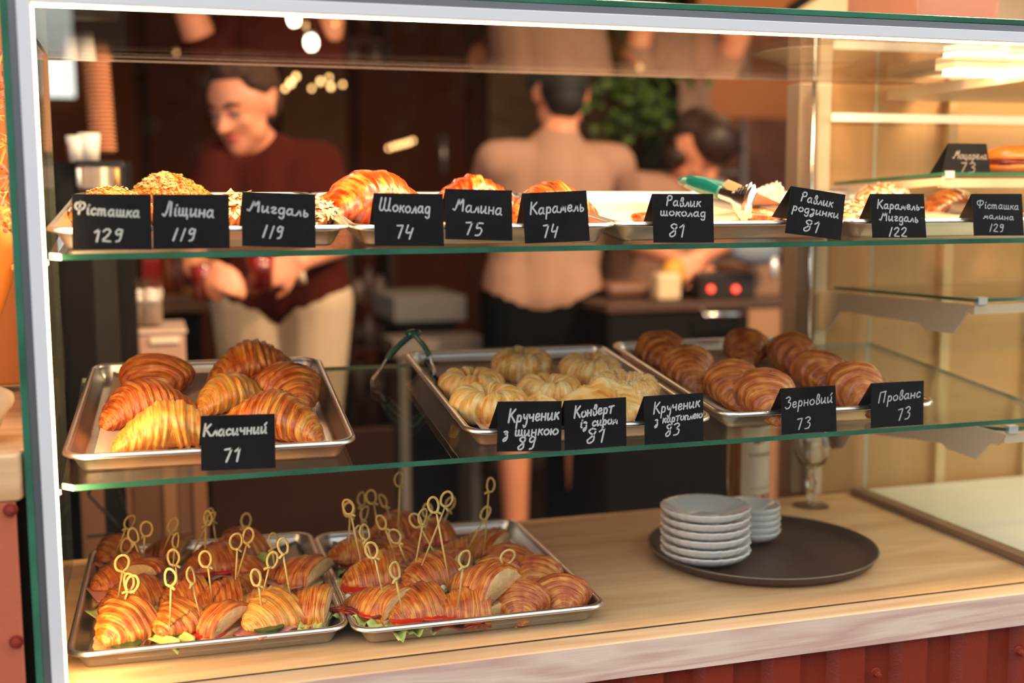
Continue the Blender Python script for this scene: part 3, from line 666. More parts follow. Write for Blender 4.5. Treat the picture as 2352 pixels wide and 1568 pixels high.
# upper shelf croissants
NUTM = mat('chopped_nuts', srgb(214,170,110), .7, bump=.8, bscale=300, var=.35, vscale=90)
PIST = mat('crushed_pistachio', srgb(176,140,58), .7, bump=.8, bscale=300, var=.4, vscale=90)
ALM = mat('almond_flakes', srgb(240,206,150), .55, var=.15, vscale=60)
def topping(o, m_, n, size, seed, flat=.35, zmin=.45, xr=(-1,1)):
    rr = random.Random(seed); me = o.data; H_ = max(v.co.z for v in me.vertices); mb = MB(); k = 0
    xm = max(abs(v.co.x) for v in me.vertices)
    while k < n:
        v = me.vertices[rr.randrange(len(me.vertices))]
        if v.co.z < H_*zmin or not (xr[0] <= v.co.x/xm <= xr[1]): continue
        s = size*rr.uniform(.6,1.5); c = v.co+v.normal*s*.3
        a = Vector((rr.uniform(-1,1),rr.uniform(-1,1),rr.uniform(-.5,.5))).normalized(); b_ = a.cross(v.normal).normalized(); n_ = v.normal*flat
        mb.add([c+a*s,c+b_*s*.8,c-a*s,c-b_*s*.8,c+n_*s,c-n_*s], [(0,1,4),(1,2,4),(2,3,4),(3,0,4),(1,0,5),(2,1,5),(3,2,5),(0,3,5)]); k += 1
    s = mb.build('nut_topping', m_, o, world=False); s['kind'] = 'stuff'; return s
o = croissant('croissant heaped with crushed pistachio crumbs behind the first two cards', 'U', 390,452, 10, .150,.085,.060, CR_GOLD, 21, bend=.4, n=6); topping(o, PIST, 900, .0022, 1); topping(o, NUTM, 500, .0030, 2, zmin=.7, xr=(-.6,.0))
o = croissant('croissant with pale hazelnut crumbs at the frame end of the upper shelf', 'U', 260,478, 30, .130,.080,.050, CR_GOLD, 22, bend=.4, n=6); topping(o, NUTM, 700, .0025, 3)
o = croissant('croissant covered with almond flakes seen between two price cards', 'U', 560,490, 15, .145,.080,.048, CR_STR, 23, bend=.4, n=6); topping(o, ALM, 340, .0045, 4, .12)
o = croissant('almond-flaked croissant end beside the pan corner behind the third card', 'U', 712,498, 60, .110,.070,.045, CR_STR, 24, bend=.4, n=6); topping(o, ALM, 240, .0045, 5, .12)
croissant('big glossy orange-red striped croissant behind the Шоколад card', 'U', 862,458, 10, .165,.118,.080, CR_RED, 25, bend=.5, n=4, A=.12)
croissant('small striped croissant tip behind the big glossy orange one', 'U', 800,478, 60, .10,.07,.05, CR_RED, 26, bend=.4, n=4)
croissant('raspberry-glazed croissant rising behind the Малина card', 'U', 1090,458, -6, .150,.090,.066, CR_RED, 27, bend=.5, n=5)
croissant('brown-striped caramel croissant arching over the Карамель card', 'U', 1272,466, 4, .140,.098,.060, CR_STR, 28, bend=.35, n=4, A=.10)
o = croissant('sugared croissant with flaked top behind the tilted card on the upper shelf', 'U', 2036,458, 20, .125,.075,.050, CR_STR, 29, bend=.4, n=6); topping(o, mat('icing_crumbs', srgb(236,214,180), .7), 500, .0022, 6)
o = croissant('striped croissant with sugar flakes between the last two cards', 'U', 2192,466, 10, .120,.072,.042, CR_STR, 30, bend=.4, n=6); topping(o, MATS['icing_crumbs'], 300, .0025, 7, xr=(-.1,1))
o = croissant('small flaked pastry end just beyond the tilted card', 'U', 1968,490, 40, .085,.06,.034, CR_STR, 31, bend=.3, n=5); topping(o, ALM, 160, .003, 8, .12)
# ---------------------------------------------------------------- braided rolls
def roll(label, px, py, seed, dia=.098, h=.046, sesame=False, yaw=0, group='braided rolls in the middle pan'):
    rg = random.Random(seed); off = Vector((seed*3.1,1,2)); NL = 9; Rm = dia*.285; rm = dia*.215; ph = rg.uniform(0,6)
    nu, nv = 120, 26; vs = []; cc = []
    for i in range(nu):
        a = 2*math.pi*i/nu
        for j in range(nv):
            v = 2*math.pi*j/nv
            tw = a*NL/2+.9*math.sin(v*.5)*0 + .55*math.cos(v) + ph
            lob = abs(math.sin(tw))**.55
            r_ = rm*(.74+.30*lob)*(1+.10*mnoise.noise(off+Vector((math.cos(a)*2,math.sin(a)*2,v*.5))))
            rad = Rm + r_*math.cos(v); z = rm*.85*h/.046 + r_*1.02*math.sin(v)*h/.046
            rad *= 1+.05*mnoise.noise(off+Vector((math.cos(a)*1.2,math.sin(a)*1.2,3)))
            vs.append(Vector((rad*math.cos(a), rad*math.sin(a), max(.0005,z)))); cc.append((tw*.18, math.cos(v)*.4, math.sin(v)*.4))
    m = MB(); m.add(vs, [(i*nv+j, ((i+1)%nu)*nv+j, ((i+1)%nu)*nv+(j+1)%nv, i*nv+(j+1)%nv) for i in range(nu) for j in range(nv)]); m.cc = cc
    P, t = surf('T', px, py, h)
    o = m.build('braided_roll', ROLL_M, None, smooth=True, world=False); o.location = P; o.rotation_euler = RT(t, math.radians(yaw)); tag(o, label, 'bread roll', group)
    f = MB(); f.ball((0,0,rm*.8), rm*.75, 8, 12, (1,1,.5)); f.cc = [(0.3,p.x*4,p.y*4) for p in f.v]; f.build('filling', mat('potato_filling', srgb(214,186,96), .5, var=.25, vscale=80), o, smooth=True, world=False)
    if sesame:
        s = MB(); k = 0
        while k < 320:
            i = rg.randrange(len(vs)); p = vs[i]
            if p.z < h*.42 or math.hypot(p.x,p.y) < Rm*.5: continue
            a = rg.uniform(0,6.28); d = Vector((math.cos(a),math.sin(a),0)); e = Vector((-d.y,d.x,0)); rc = Vector((p.x,p.y,0)).normalized()*Rm; nn_ = (p-Vector((rc.x,rc.y,rm*.85*h/.046))).normalized(); c = p+nn_*.0006; q = .0022; e = nn_.cross(d).normalized(); d = e.cross(nn_)
            s.add([c+d*q,c+e*q*.55,c-d*q*.8,c-e*q*.55,c+nn_*q*.5], [(0,1,4),(1,2,4),(2,3,4),(3,0,4)]); k += 1
        so = s.build('sesame_seeds', SEED, o, world=False); so['kind'] = 'stuff'
    return o
roll('plain braided roll by the tongs at the rear of the frame-side edge', 1084,878, 1)
roll('sesame braided roll at the back rim, frame side, with a browned crown', 1198,830, 3, sesame=True, h=.050, dia=.094)
roll('sesame braided roll at the far back of the pan with yellow filling', 1356,844, 4, sesame=True)
roll('plain braided roll in the middle of the pan', 1262,890, 5, dia=.094)
roll('sesame braided roll beside the pan rim behind the Конверт card', 1432,892, 6, sesame=True, dia=.104)
roll('plain braided roll with a ham-filled fold at the front of the pan', 1122,922, 2, dia=.106)
def envelope(label, px, py, seed, s=.10, h=.045, yaw=0):
    nu = 34; off = Vector((seed,2,5)); vs = []; cc = []
    for i in range(nu):
        for j in range(nu):
            x = -1+2*i/(nu-1); y = -1+2*j/(nu-1)
            cor = min(1, max(abs(x),abs(y))); dg = min(abs(abs(x)-abs(y)), 1)
            e = 1-cor**3.0
            z = h*(.16+.70*e*(.62+.38*(1-min(1,dg*1.7))) + .22*max(0,1-math.hypot(x,y)*2.5)) * (1 if cor < .995 else .25)
            z *= 1+.08*mnoise.noise(off+Vector((x*4,y*4,0)))
            k = 1+.06*(1-dg) + .04*mnoise.noise(off+Vector((x*2,y*2,1)))
            vs.append(Vector((x*s/2*k, y*s/2*k, z))); cc.append((dg*.5+cor*.3, x*.5, y*.5))
    m = MB(); m.add(vs, [(i*nu+j,(i+1)*nu+j,(i+1)*nu+j+1,i*nu+j+1) for i in range(nu-1) for j in range(nu-1)]); m.cc = cc
    P, t = surf('T', px, py, h); o = m.build('envelope_pastry', ROLL_M, None, smooth=True, world=False); o.location = P; o.rotation_euler = RT(t, math.radians(yaw))
    so = o.modifiers.new('s','SOLIDIFY'); so.thickness = .003; tag(o, label, 'pastry', 'folded envelope pastries'); return o
envelope('folded cheese pastry with a browned peak behind the Конверт card', 1388,908, 1, .100, .050, 42)
envelope('folded pastry corner sticking out beside the Крученик з шинкою card', 1176,944, 2, .066, .040, 30)
envelope('folded pastry barely showing over the top edge of the шинкою card', 1240,932, 3, .060, .040, 10)
# ---------------------------------------------------------------- filled croissants
def sandwich(label, layer, px, py, yaw, L_, W_, H_, seed, fills, m_=CR_MID, gape=12, cat='sandwich', group=None, cut=.25, up=0, lean=0):
    L_ *= .78; H_ *= .86; gape += 5
    yaw += [-28,22,-12,34,-40,12,28,-20][seed % 8]; lean += [0,8,-6,4,10][seed % 5]*.6
    P, t = surf(layer, px, py, H_+2*up)
    if up: P += Vector((0,-math.sin(t),math.cos(t)))*up
    rot = (Matrix.Rotation(t,3,'X') @ Matrix.Rotation(math.radians(yaw),3,'Z') @ Matrix.Rotation(math.radians(lean),3,'X')).to_euler()
    o = thing('filled_croissant', label, cat, P, rot, group)
    F = cro_fn(seed, L_*1.5, W_, H_*.86, bend=.3, n=5, A=.14); zc = H_*.36; fill = H_*.19
    nu, nv = 66, 26; sh = L_*.18
    for top in (1, 0):
        m = MB(); vs = []; cc = []; mi = []
        for i in range(nu):
            tq = -1+ (1+cut)*i/(nu-1); tq = -math.cos(math.pi/2*(i/(nu-1)))*(1+cut)+cut if True else tq
            tq = max(-.9995, tq)
            for j in range(nv):
                v = (math.pi*j/(nv-1)) if top else (math.pi+math.pi*j/(nv-1))
                p, c = F(tq, v)
                zz = F(tq, 0)[0].z
                if top: z = max(p.z, zz)-zz; q = Vector((p.x, p.y, z*1.05))
                else: q = Vector((p.x, p.y, min(p.z, zz)*.85))
                q.x += L_*.32; vs.append(q); cc.append(c)
        fs = [(i*nv+j,(i+1)*nv+j,(i+1)*nv+j+1,i*nv+j+1) for i in range(nu-1) for j in range(nv-1)]; mi = [0]*len(fs)
        # flat cut faces: the split side and the crosswise cut
        for i in range(nu-1): fs.append((i*nv, i*nv+nv-1, (i+1)*nv+nv-1, (i+1)*nv)); mi.append(1)
        fs.append(tuple((nu-1)*nv+j for j in range(nv))); mi.append(1)
        m.v = vs; m.f = fs; m.m = mi; m.cc = cc
        b_ = m.build('top_half' if top else 'bottom_half', [m_, CRUMB], o, smooth=True, world=False)
        if top: b_.location = (0,0,zc*.95+fill); b_.rotation_euler = (math.radians(gape),0,0); 
    rg = random.Random(seed+5); zb = zc*.80
    for k, f in enumerate(fills):
        zf = zb+fill*(k+.5)/max(1,len(fills)); m = MB()
        if f == 'L':
            def fn(u, v, rg=rg, sd=seed):
                x = (u-.5)*L_*.95; y = -W_*.66+(v)*W_*.98
                return Vector((x, y+.004*math.sin(u*17+sd), zf+.0045*math.sin(u*21+sd)*(1-v)+.003*math.sin(u*47)*(1-v) - .006*max(0,.22-v)*4*abs(math.sin(u*6+sd))))
            m.grid(fn, 40, 10); q = m.build('lettuce', LETT, o, smooth=True, world=False); so = q.modifiers.new('s','SOLIDIFY'); so.thickness = .0007
        elif f == 'T':
            for x in (-.18,.22): m.lathe([(0,0),(.021,0),(.022,.0015),(.021,.003),(0,.003)], 24, (L_*x,-W_*.27,zf))
            m.build('tomato_slice', TOM, o, smooth=True, world=False)
        elif f == 'C':
            m.lathe([(0,0),(.0175,0),(.0175,.0025),(0,.0025)], 24, (-L_*.12,-W_*.30,zf), mi=0); m.lathe([(.0172,-.0001),(.0186,0),(.0186,.0025),(.0172,.0026)], 24, (-L_*.12,-W_*.30,zf), mi=1)
            m.build('cucumber_slice', [CUCF, CUC], o, world=False)
        elif f in 'HP':
            def fn2(u, v):
                return Vector(((u-.5)*L_*.86, -W_*.57+v*W_*.85, zf+.0028*math.sin(u*11+v*5+seed)))
            m.grid(fn2, 24, 8); q = m.build('ham_slice', HAM if f == 'H' else PROS, o, smooth=True, world=False); so = q.modifiers.new('s','SOLIDIFY'); so.thickness = .0018
        elif f == 'W':
            for i in range(9): m.ball((rg.uniform(-.35,.35)*L_, -W_*rg.uniform(.38,.5), zf+rg.uniform(-.002,.002)), rg.uniform(.003,.006), 6, 8)
            m.build('cream_cheese', CHEESE, o, smooth=True, world=False)
    return o
GB = 'filled croissants in the pan beside the white frame'
SB1 = [
 (255,1276,20,.085,.062,.045,41,'HC','filled croissant in the far corner of the pan by the frame'),
 (375,1264,-10,.085,.060,.042,42,'H','dark filled croissant at the back rim behind the tallest knotted picks'),
 (540,1266,10,.100,.070,.058,43,'CL','filled croissant with lettuce and cucumber on top, against the back rim'),
 (345,1318,-75,.105,.066,.060,44,'HC','filled croissant turned so its open crumb faces along the pan'),
 (472,1302,5,.105,.070,.060,45,'CHT','filled croissant showing cucumber, cheese and a red tomato slice'),
 (560,1322,15,.080,.055,.035,46,'H','small filled croissant in the gap behind the middle of the pan'),
 (664,1320,-18,.120,.072,.056,47,'H','long plain-topped filled croissant at the far side by the bare paper'),
 (262,1334,50,.110,.068,.060,48,'H','tall filled croissant leaning by the frame side of the pan'),
 (556,1360,0,.070,.055,.040,49,'CT','filled croissant showing cucumber and tomato between two golden ones'),
 (412,1378,30,.090,.066,.050,50,'H','filled croissant with a wide pale crumb opening in the middle row'),
 (490,1384,-30,.090,.066,.050,51,'H','round-backed filled croissant in the middle row beside the pale opening'),
 (590,1388,20,.090,.060,.044,52,'','pale golden filled croissant half behind the front golden one'),
 (285,1386,12,.120,.068,.048,53,'L','filled croissant with a ragged top behind the front corner one'),
 (268,1448,18,.110,.072,.060,54,'C','big orange filled croissant at the front corner with cucumber peeping out'),
 (395,1438,60,.090,.066,.052,55,'L','short filled croissant with lettuce at its side, second along the front rim'),
 (486,1426,-20,.090,.064,.050,56,'T','filled croissant with a speckled crust, third along the front rim'),
 (610,1424,8,.110,.072,.054,57,'HC','golden filled croissant gaping over ham at the front rim'),
 (692,1402,-6,.090,.066,.056,58,'L','filled croissant with frilly lettuce at the far front corner')]
for (px,py,yaw,l,w,h,sd,f,lb) in SB1:
    sandwich(lb, 'B', px, py, yaw, l, w, h, sd, f, m_=CR_PALE if sd in (52,57) else (CR_GOLD if sd in (54,55,58) else CR_MID), gape=[10,14,18,8][sd % 4], group=GB)
GC = 'filled croissants in the second pan on the wood'
SB2 = [
 (888,1232,10,.110,.070,.062,61,'TP','filled croissant with a tomato slice at the back of the second pan'),
 (976,1240,-10,.105,.066,.052,62,'LT','filled croissant with lettuce and cheese at the back rim of the second pan'),
 (795,1276,15,.090,.066,.058,63,'LP','filled croissant with ragged ham over the edge of the second pan'),
 (1092,1256,-20,.110,.066,.052,64,'PL','peaked filled croissant near the back of the second pan on the bare paper side'),
 (870,1284,20,.080,.056,.038,65,'','filled croissant hidden low in the gap of the second pan'),
 (1040,1276,0,.075,.055,.040,66,'L','small filled croissant with lettuce in the centre of the second pan'),
 (922,1280,25,.080,.056,.042,67,'H','filled croissant with round pale opening behind the centre picks'),
 (990,1304,5,.100,.066,.052,68,'T','tall filled croissant in the centre of the second pan behind the striped one'),
 (838,1328,-12,.105,.070,.062,69,'WLT','filled croissant oozing cream cheese, frame side of the second pan'),
 (970,1336,-4,.120,.066,.062,70,'LW','filled croissant with a pale lettuce leaf in the middle of the second pan'),
 (1092,1350,-35,.120,.074,.080,71,'LC','tall filled croissant with a long hanging lettuce leaf'),
 (852,1388,-20,.115,.066,.055,72,'LTP','filled croissant with cured ham at the front corner of the second pan'),
 (944,1402,-8,.110,.066,.052,73,'LT','filled croissant with a curl of lettuce below, at the front rim of the second pan'),
 (1050,1398,4,.105,.062,.050,74,'PT','filled croissant with layered cured ham at the middle of the front rim')]
for (px,py,yaw,l,w,h,sd,f,lb) in SB2:
    sandwich(lb, 'B', px, py, yaw, l, w, h, sd, f, m_=CR_MID if sd % 3 else CR_GOLD, gape=[10,16,20,8][sd % 4], group=GC)
for (px,py,yaw,sd,lb,L_,W_,H_) in [
 (1172,1284,70,81,'plain croissant behind the others at the far side of the second pan',.080,.066,.046),
 (1148,1318,65,82,'plain croissant beside the tall lettuce one',.080,.064,.050),
 (1237,1316,63,83,'rounded plain croissant next to the pan side',.080,.066,.050),
 (1200,1376,59,84,'plain croissant with a pale flake on top at the front rim',.078,.072,.052),
 (1294,1362,63,85,'dark plain croissant in the far front corner of the second pan',.078,.070,.052)]:
    croissant(lb, 'B', px, py, yaw, L_, W_, H_, CR_MID, sd, 'plain croissants in the second pan on the wood', bend=.4, n=6)
# ---------------------------------------------------------------- bamboo picks
def pick_meshes(seed):
    rg = random.Random(seed); m = MB(); m.tube([(0,0,0),(.0003,0,.5),(0,0,1)], 1, 6)   # placeholder scale, rebuilt per pick
    return m
def pick(base, top, label, group, seed):
    rg = random.Random(seed); ax = top-base; L_ = ax.length; z = ax.normalized(); x = z.cross(Vector((0,1,0))).normalized(); a = rg.uniform(-.7,.7)
    y = z.cross(x); x, y = x*math.cos(a)+y*math.sin(a), y*math.cos(a)-x*math.sin(a)
    o = thing('bamboo_pick', label, 'food pick', base, None, group)
    def W(p): return base + x*p[0] + y*p[1] + z*p[2]
    K = L_-.020   # height of the knot
    m = MB(); m.tube([W((0,0,-.014)), W((0,0,K*.5)), W((0,0,K))], [.0009,.0014,.0013], 6, flat=1)
    m.build('stick', BAMB, o, smooth=True)
    m = MB(); w = rg.choice((-1,1)); lw = rg.uniform(.0052,.0085)
    loop = [(0,0,K)]+[(w*(.002+lw*math.sin(q)), .0012*math.cos(q*2), K+.0105-.0105*math.cos(q)) for q in [.5,1.0,1.6,2.2,2.8,3.4,4.0,4.6,5.2,5.8]]+[(-w*.001,.001,K+.0005),(-w*.006,.001,K-.0035)]
    m.tube([W(p) for p in crom([Vector(p) for p in loop], 3)], .0018, 6, flat=.38, up=y)
    knot = [(.0018*math.cos(q), .0020*math.sin(q), K-.0005+.0012*math.sin(q*.5)) for q in [k*.7 for k in range(10)]]
    m.tube([W(p) for p in knot], .0015, 6)
    m.build('knotted_loop', BAMB, o, smooth=True); return o
PB1 = [(280,1398,305,1322),(301,1390,298,1318),(391,1412,394,1308),(454,1392,432,1306),(272,1368,287,1276),(407,1338,400,1263),(322,1280,298,1216),(288,1272,296,1238),
(274,1250,302,1184),(330,1272,333,1199),(382,1247,406,1192),(398,1295,403,1226),(471,1268,474,1174),(452,1250,489,1176),(495,1236,485,1168),(560,1234,563,1180),
(541,1334,547,1226),(548,1314,577,1215),(485,1357,473,1266),(600,1387,589,1308),(606,1353,626,1268),(667,1368,644,1238),(629,1290,623,1226)]
PB2 = [(831,1298,799,1148),(801,1249,805,1155),(843,1283,824,1208),(831,1207,828,1132),(829,1229,843,1164),(870,1219,853,1126),(902,1205,877,1136),(915,1215,919,1086),
(906,1270,873,1184),(860,1304,831,1208),(879,1362,853,1246),(923,1395,901,1294),(931,1287,904,1216),(953,1302,977,1170),(965,1308,1035,1132),(1004,1282,950,1180),
(1032,1338,996,1142),(979,1212,986,1158),(1018,1202,1043,1144),(1054,1375,1067,1266),(1114,1335,1180,1270),(1086,1239,1125,1166),(1114,1242,1125,1098)]
def order_word(i, n): return ['','second ','third ','fourth ','fifth ','sixth ','seventh ','eighth ','ninth ','tenth ','eleventh ','twelfth ','thirteenth ','fourteenth ','fifteenth ','sixteenth ','seventeenth ','eighteenth ','nineteenth ','twentieth ','twenty-first ','twenty-second ','twenty-third '][i]
for PB, gname, wh in ((PB1,'knotted picks in the pan beside the white frame','the frame-side pan'),(PB2,'knotted picks in the second pan on the wood','the second pan')):
    order = sorted(range(len(PB)), key=lambda i: PB[i][2])
    for rank, i in enumerate(order):
        x0,y0,x1,y1 = PB[i]
        b0 = onplane(x0, y0, (0,0,.048), (0,0,1))
        tp = at(1, b0.y+.004, x1, y1)
        lab = 'knotted bamboo pick, %sloop counted from the frame, in %s' % ((order_word(rank, 0) or 'first '), wh)
        pick(b0, tp, lab, gname, i*7+int(x0))

# crumbs on the papers and the shelf
rg = random.Random(77); m = MB()
for layer, cx0, cy0, sx, sy, n in (('T',330,1000,90,30,40),('U',1450,505,60,6,30),('U',1850,497,60,6,30),('B',640,1440,60,20,30),('B',1010,1440,120,8,30)):
    for k in range(n):
        P, t = surf(layer, rg.gauss(cx0,sx), rg.gauss(cy0,sy), .0); s_ = rg.uniform(.0006,.0022)
        m.add([P+Vector((s_,0,0)),P+Vector((0,s_,0)),P+Vector((-s_,0,0)),P+Vector((0,-s_,0)),P+Vector((0,0,s_))], [(0,1,4),(1,2,4),(2,3,4),(3,0,4)])
o = m.build('crumbs', CR_GOLD, None); tag(o, 'loose pastry crumbs scattered over the baking papers', 'crumbs', None, 'stuff')
# ---------------------------------------------------------------- round serving tray, saucers, bottle, glass
TRAYM = mat('brown_tray_plastic', srgb(74,50,40), .5, bump=.2, bscale=500); TRAYE = mat('dark_tray_edge', srgb(120,108,92), .3, .5)
ax0 = at(2,.0165,1467,1240); ax1 = at(2,.0165,2010,1262); nr = at(2,.0165,1730,1322); fr_ = at(2,.0165,1790,1181)
cx = ((ax0+ax1)/2+ (nr+fr_)/2)/2
tr = thing('serving_tray', 'large round dark brown serving tray carrying two stacks of saucers', 'tray', (cx.x,cx.y,.0002))
Rt = .173
m = MB(); m.lathe([(0,.0035),(Rt-.022,.0035),(Rt-.012,.006),(Rt-.004,.0150),(Rt-.001,.0168),(Rt,.0158),(Rt-.006,.006),(Rt-.016,.0005),(Rt-.022,0),(0,0)], 96)
m.build('tray_dish', TRAYM, tr, smooth=True, world=False)
m = MB(); m.tube([(Rt*math.cos(a)*.996, Rt*math.sin(a)*.996, 0.0162) for a in [2*math.pi*k/96 for k in range(96)]], .0016, 8, closed=True); m.build('rolled_edge', TRAYE, tr, smooth=True, world=False)
CHINA = mat('white_china', (.84,.82,.81), .14, coat=.5)
def saucer_mesh(r_, h, scal=18, amp=.02, deep=.5):
    f = lambda a, rr, z: 1+amp*max(0,(rr/r_-.75)/.25)*abs(math.sin(a*scal/2))**.8
    m = MB(); t = .0028
    m.lathe([(0,.005),(r_*.30,.005),(r_*.34,.0035 if deep else .005),(r_*.42,.0062),(r_*.72,h*.52+.002),(r_*.93,h*.86+.001),(r_*.985,h),(r_,h-.0008),(r_*.992,h-t*1.1),(r_*.93,h*.58),(r_*.80,h*.30),(r_*.62,.0042),(r_*.50,.0030),(r_*.47,.0005),(r_*.45,.0),(r_*.43,.0012),(0,.0025)], 108, fn=f)
    return m
def stack(px, py, r_, h, n, step, zb, lab, nm, grp, scal, amp, wob):
    base = at(2, zb, px, py); proto = None; rg = random.Random(px)
    words = ['bottom','second from the bottom','third from the bottom','third from the top','second from the top','top'] if n == 6 else ['bottom','second from the bottom','middle','second from the top','top']
    for k in range(n):
        z = zb+k*step; x = base.x+rg.uniform(-wob,wob); y = base.y+rg.uniform(-wob,wob)
        if proto is None:
            proto = saucer_mesh(r_, h, scal, amp).build(nm, CHINA, None, smooth=True, world=False); o = proto
        else: o = proto.copy(); COL.objects.link(o)
        o.location = (x,y,z); o.rotation_euler = (0,0,rg.uniform(0,1)); tag(o, lab % words[k], 'saucer', grp)
    return (x, y, z)
stack(1618,1287,.0650,.0215,6,.0128,.0040,'scalloped white saucer, %s of the nearer stack on the round tray','saucer','scalloped saucers',24,.04,.0016)
stack(1722,1239,.0475,.0200,5,.0098,.0040,'small smooth white dish, %s of the farther stack on the round tray','small_dish','small dishes',3,.0,.0009)
# wine bottle
P = at(2,0,1716,1148); P.y = min(P.y,.49); P = at(1,P.y,1716,1148); P.z = 0
bt = thing('wine_bottle', 'pale yellow white wine bottle with cream label standing behind the saucers', 'bottle', P)
WINE = REALY; rb = .0365
m = MB(); m.lathe([(0,.004),(rb-.004,.0),(rb,.004),(rb,.185),(rb-.004,.205),(rb-.018,.232),(.0150,.250),(.0140,.300),(.0155,.302),(.0155,.312),(.0,.312)], 40); m.build('bottle_glass', WINE, bt, smooth=True, world=False)
def arc(r_, z0, z1, a0, a1, n=16, nz=2):
    m = MB(); m.grid(lambda u, v: Vector((r_*math.sin(a0+(a1-a0)*u), -r_*math.cos(a0+(a1-a0)*u), z0+(z1-z0)*v)), n, nz); return m
ang = .18
LBL = mat('wine_label', srgb(232,216,190), .6)
lb_ = arc(rb+.0006, .030, .150, -.98+ang, .98+ang).build('label', LBL, bt, smooth=True, world=False)
INK = mat('faded_label_ink', srgb(168,150,110), .6); REDI = mat('label_red_ink', srgb(186,72,48), .6); DKI = mat('label_dark_ink', srgb(80,50,44), .6)
m = MB(); rg = random.Random(3)
for k in range(11): m.v += []; a = -.62+ang+k*.125; m.add([p for p in arc(rb+.0010, .098, .1045, a, a+.07, 2).v], [(0,2,3,1)])
for k in range(10): a = -.55+ang+k*.12; m.add([p for p in arc(rb+.0010, .041, .0435, a, a+.09, 2).v], [(0,2,3,1)])
m.build('label_print', INK, lb_, world=False)
m = MB(); m.add([p for p in arc(rb+.0011,.121,.128,-.42+ang,-.10+ang,2).v], [(0,2,3,1)]); m.build('label_print', REDI, lb_, world=False)
m = MB(); m.add([p for p in arc(rb+.0011,.123,.129,-.06+ang,.16+ang,2).v], [(0,2,3,1)]); m.build('label_print', DKI, lb_, world=False)
m = MB(); m.lathe([(0,.255),(.0152,.255),(.0158,.314),(0,.315)], 24); m.build('capsule', mat('gold_capsule', srgb(196,160,80), .3, .8), bt, smooth=True, world=False)
# wine glass with twisted stem
P = at(2,0,1862,1161)
wg = thing('wine_glass', 'small stemmed wine glass with a cut twisted stem at the back of the wood counter', 'glass', P)
m = MB(); m.lathe([(0,.0055),(.006,.005),(.030,.0018),(.0325,.0008),(.0325,0),(0,0)], 40, fn=lambda a,r_,z: 1+.02*math.sin(a*10)); m.build('foot', TINTG, wg, smooth=True, world=False)
m = MB(); m.lathe([(.006,.005),(.0045,.010),(.0075,.020),(.0062,.032),(.0085,.042),(.0055,.052),(.0050,.064),(.0075,.068)], 8, fn=lambda a,r_,z: 1+.18*math.sin(a*4+z*120)); m.build('stem', REALG, wg, world=False)
m = MB(); m.lathe([(.0,.067),(.010,.069),(.022,.078),(.0305,.094),(.0325,.112),(.031,.130),(.029,.142),(.0278,.142),(.0296,.130),(.0312,.112),(.029,.095),(.021,.080),(.0,.071)], 40); m.build('bowl', REALG, wg, smooth=True, world=False)
# plate standing on the glass roof, seen from beneath
P = at(2, H+.010, 1878, 150)
pl = MB(); rp = .105
pl.lathe([(0,.004),(rp*.45,.004),(rp*.6,.010),(rp*.96,.019),(rp,.018),(rp*.97,.0165),(rp*.6,.0065),(rp*.52,.0),(rp*.49,.0),(rp*.47,.002),(0,.0022)], 80, fn=lambda a,r_,z: 1+.012*max(0,r_/rp-.8)*5*math.sin(a*14))
o = pl.build('plate', mat('grey_china', srgb(238,228,208), .2, coat=.4), None, smooth=True, world=False); o.location = P; tag(o, 'scalloped grey plate lying on the glass roof of the case, seen from below', 'plate')
m = MB(); m.lathe([(0,.019),(.045,.022),(.062,.020),(.060,.012),(0,.0045)], 40); o2 = m.build('flat_bread', mat('bread_crust', srgb(216,160,84), .5, var=.2, vscale=30), None, smooth=True, world=False); o2.location = P+Vector((0,0,.0012)); tag(o2, 'round flat yellow bread lying on the grey plate on the roof', 'bread')
# brown box on the roof of the bay and boards behind it
a = at(1, .30, 2108, 52); b = at(1, .30, 2288, 60); t = at(1,.30,2108,-40)
m = MB(); zb = H+.009
m.prism([(a.x,.30,zb),(b.x-.006,.30,zb),(b.x+.010,.30,zb+.16),(a.x-.002,.30,zb+.16)], (0,.20,0)); m.build
ob = thing('wooden_box', 'reddish brown flared box standing on the glass roof above the bright bay', 'box', (a.x,.30,zb))
m.build('box_body', mat('box_brown', srgb(150,104,86), .45, var=.12, vscale=10), ob, bevel=.003)
m = MB(); m.box((a.x-.010,.29,zb+.058),(b.x+.06,.52,zb+.066)); m.build('box_lid', mat('box_lid', srgb(70,44,34), .5), ob, bevel=.002)
# framed cream boards
def board(name, label, pts, y, fr=.012):
    q = [at(1, y, *p) for p in pts]; c = sum(q, Vector())/len(q); o = thing(name, label, 'board', c)
    m = MB(); m.prism(q, (0,.01,0)); m.build('panel', mat('cream_board', srgb(214,186,150), .6), o)
    m = MB()
    for i in range(len(q)): m.tube([q[i], q[(i+1) % len(q)]], fr, 4)
    m.build('frame', BLACK, o); return o
board('framed_board', 'cream board with a thick black frame on the wall above the glass roof', [(1812,24),(1830,52),(2330,80),(2600,60),(2600,-160),(2180,-190),(1880,-20)], 1.75, .016)
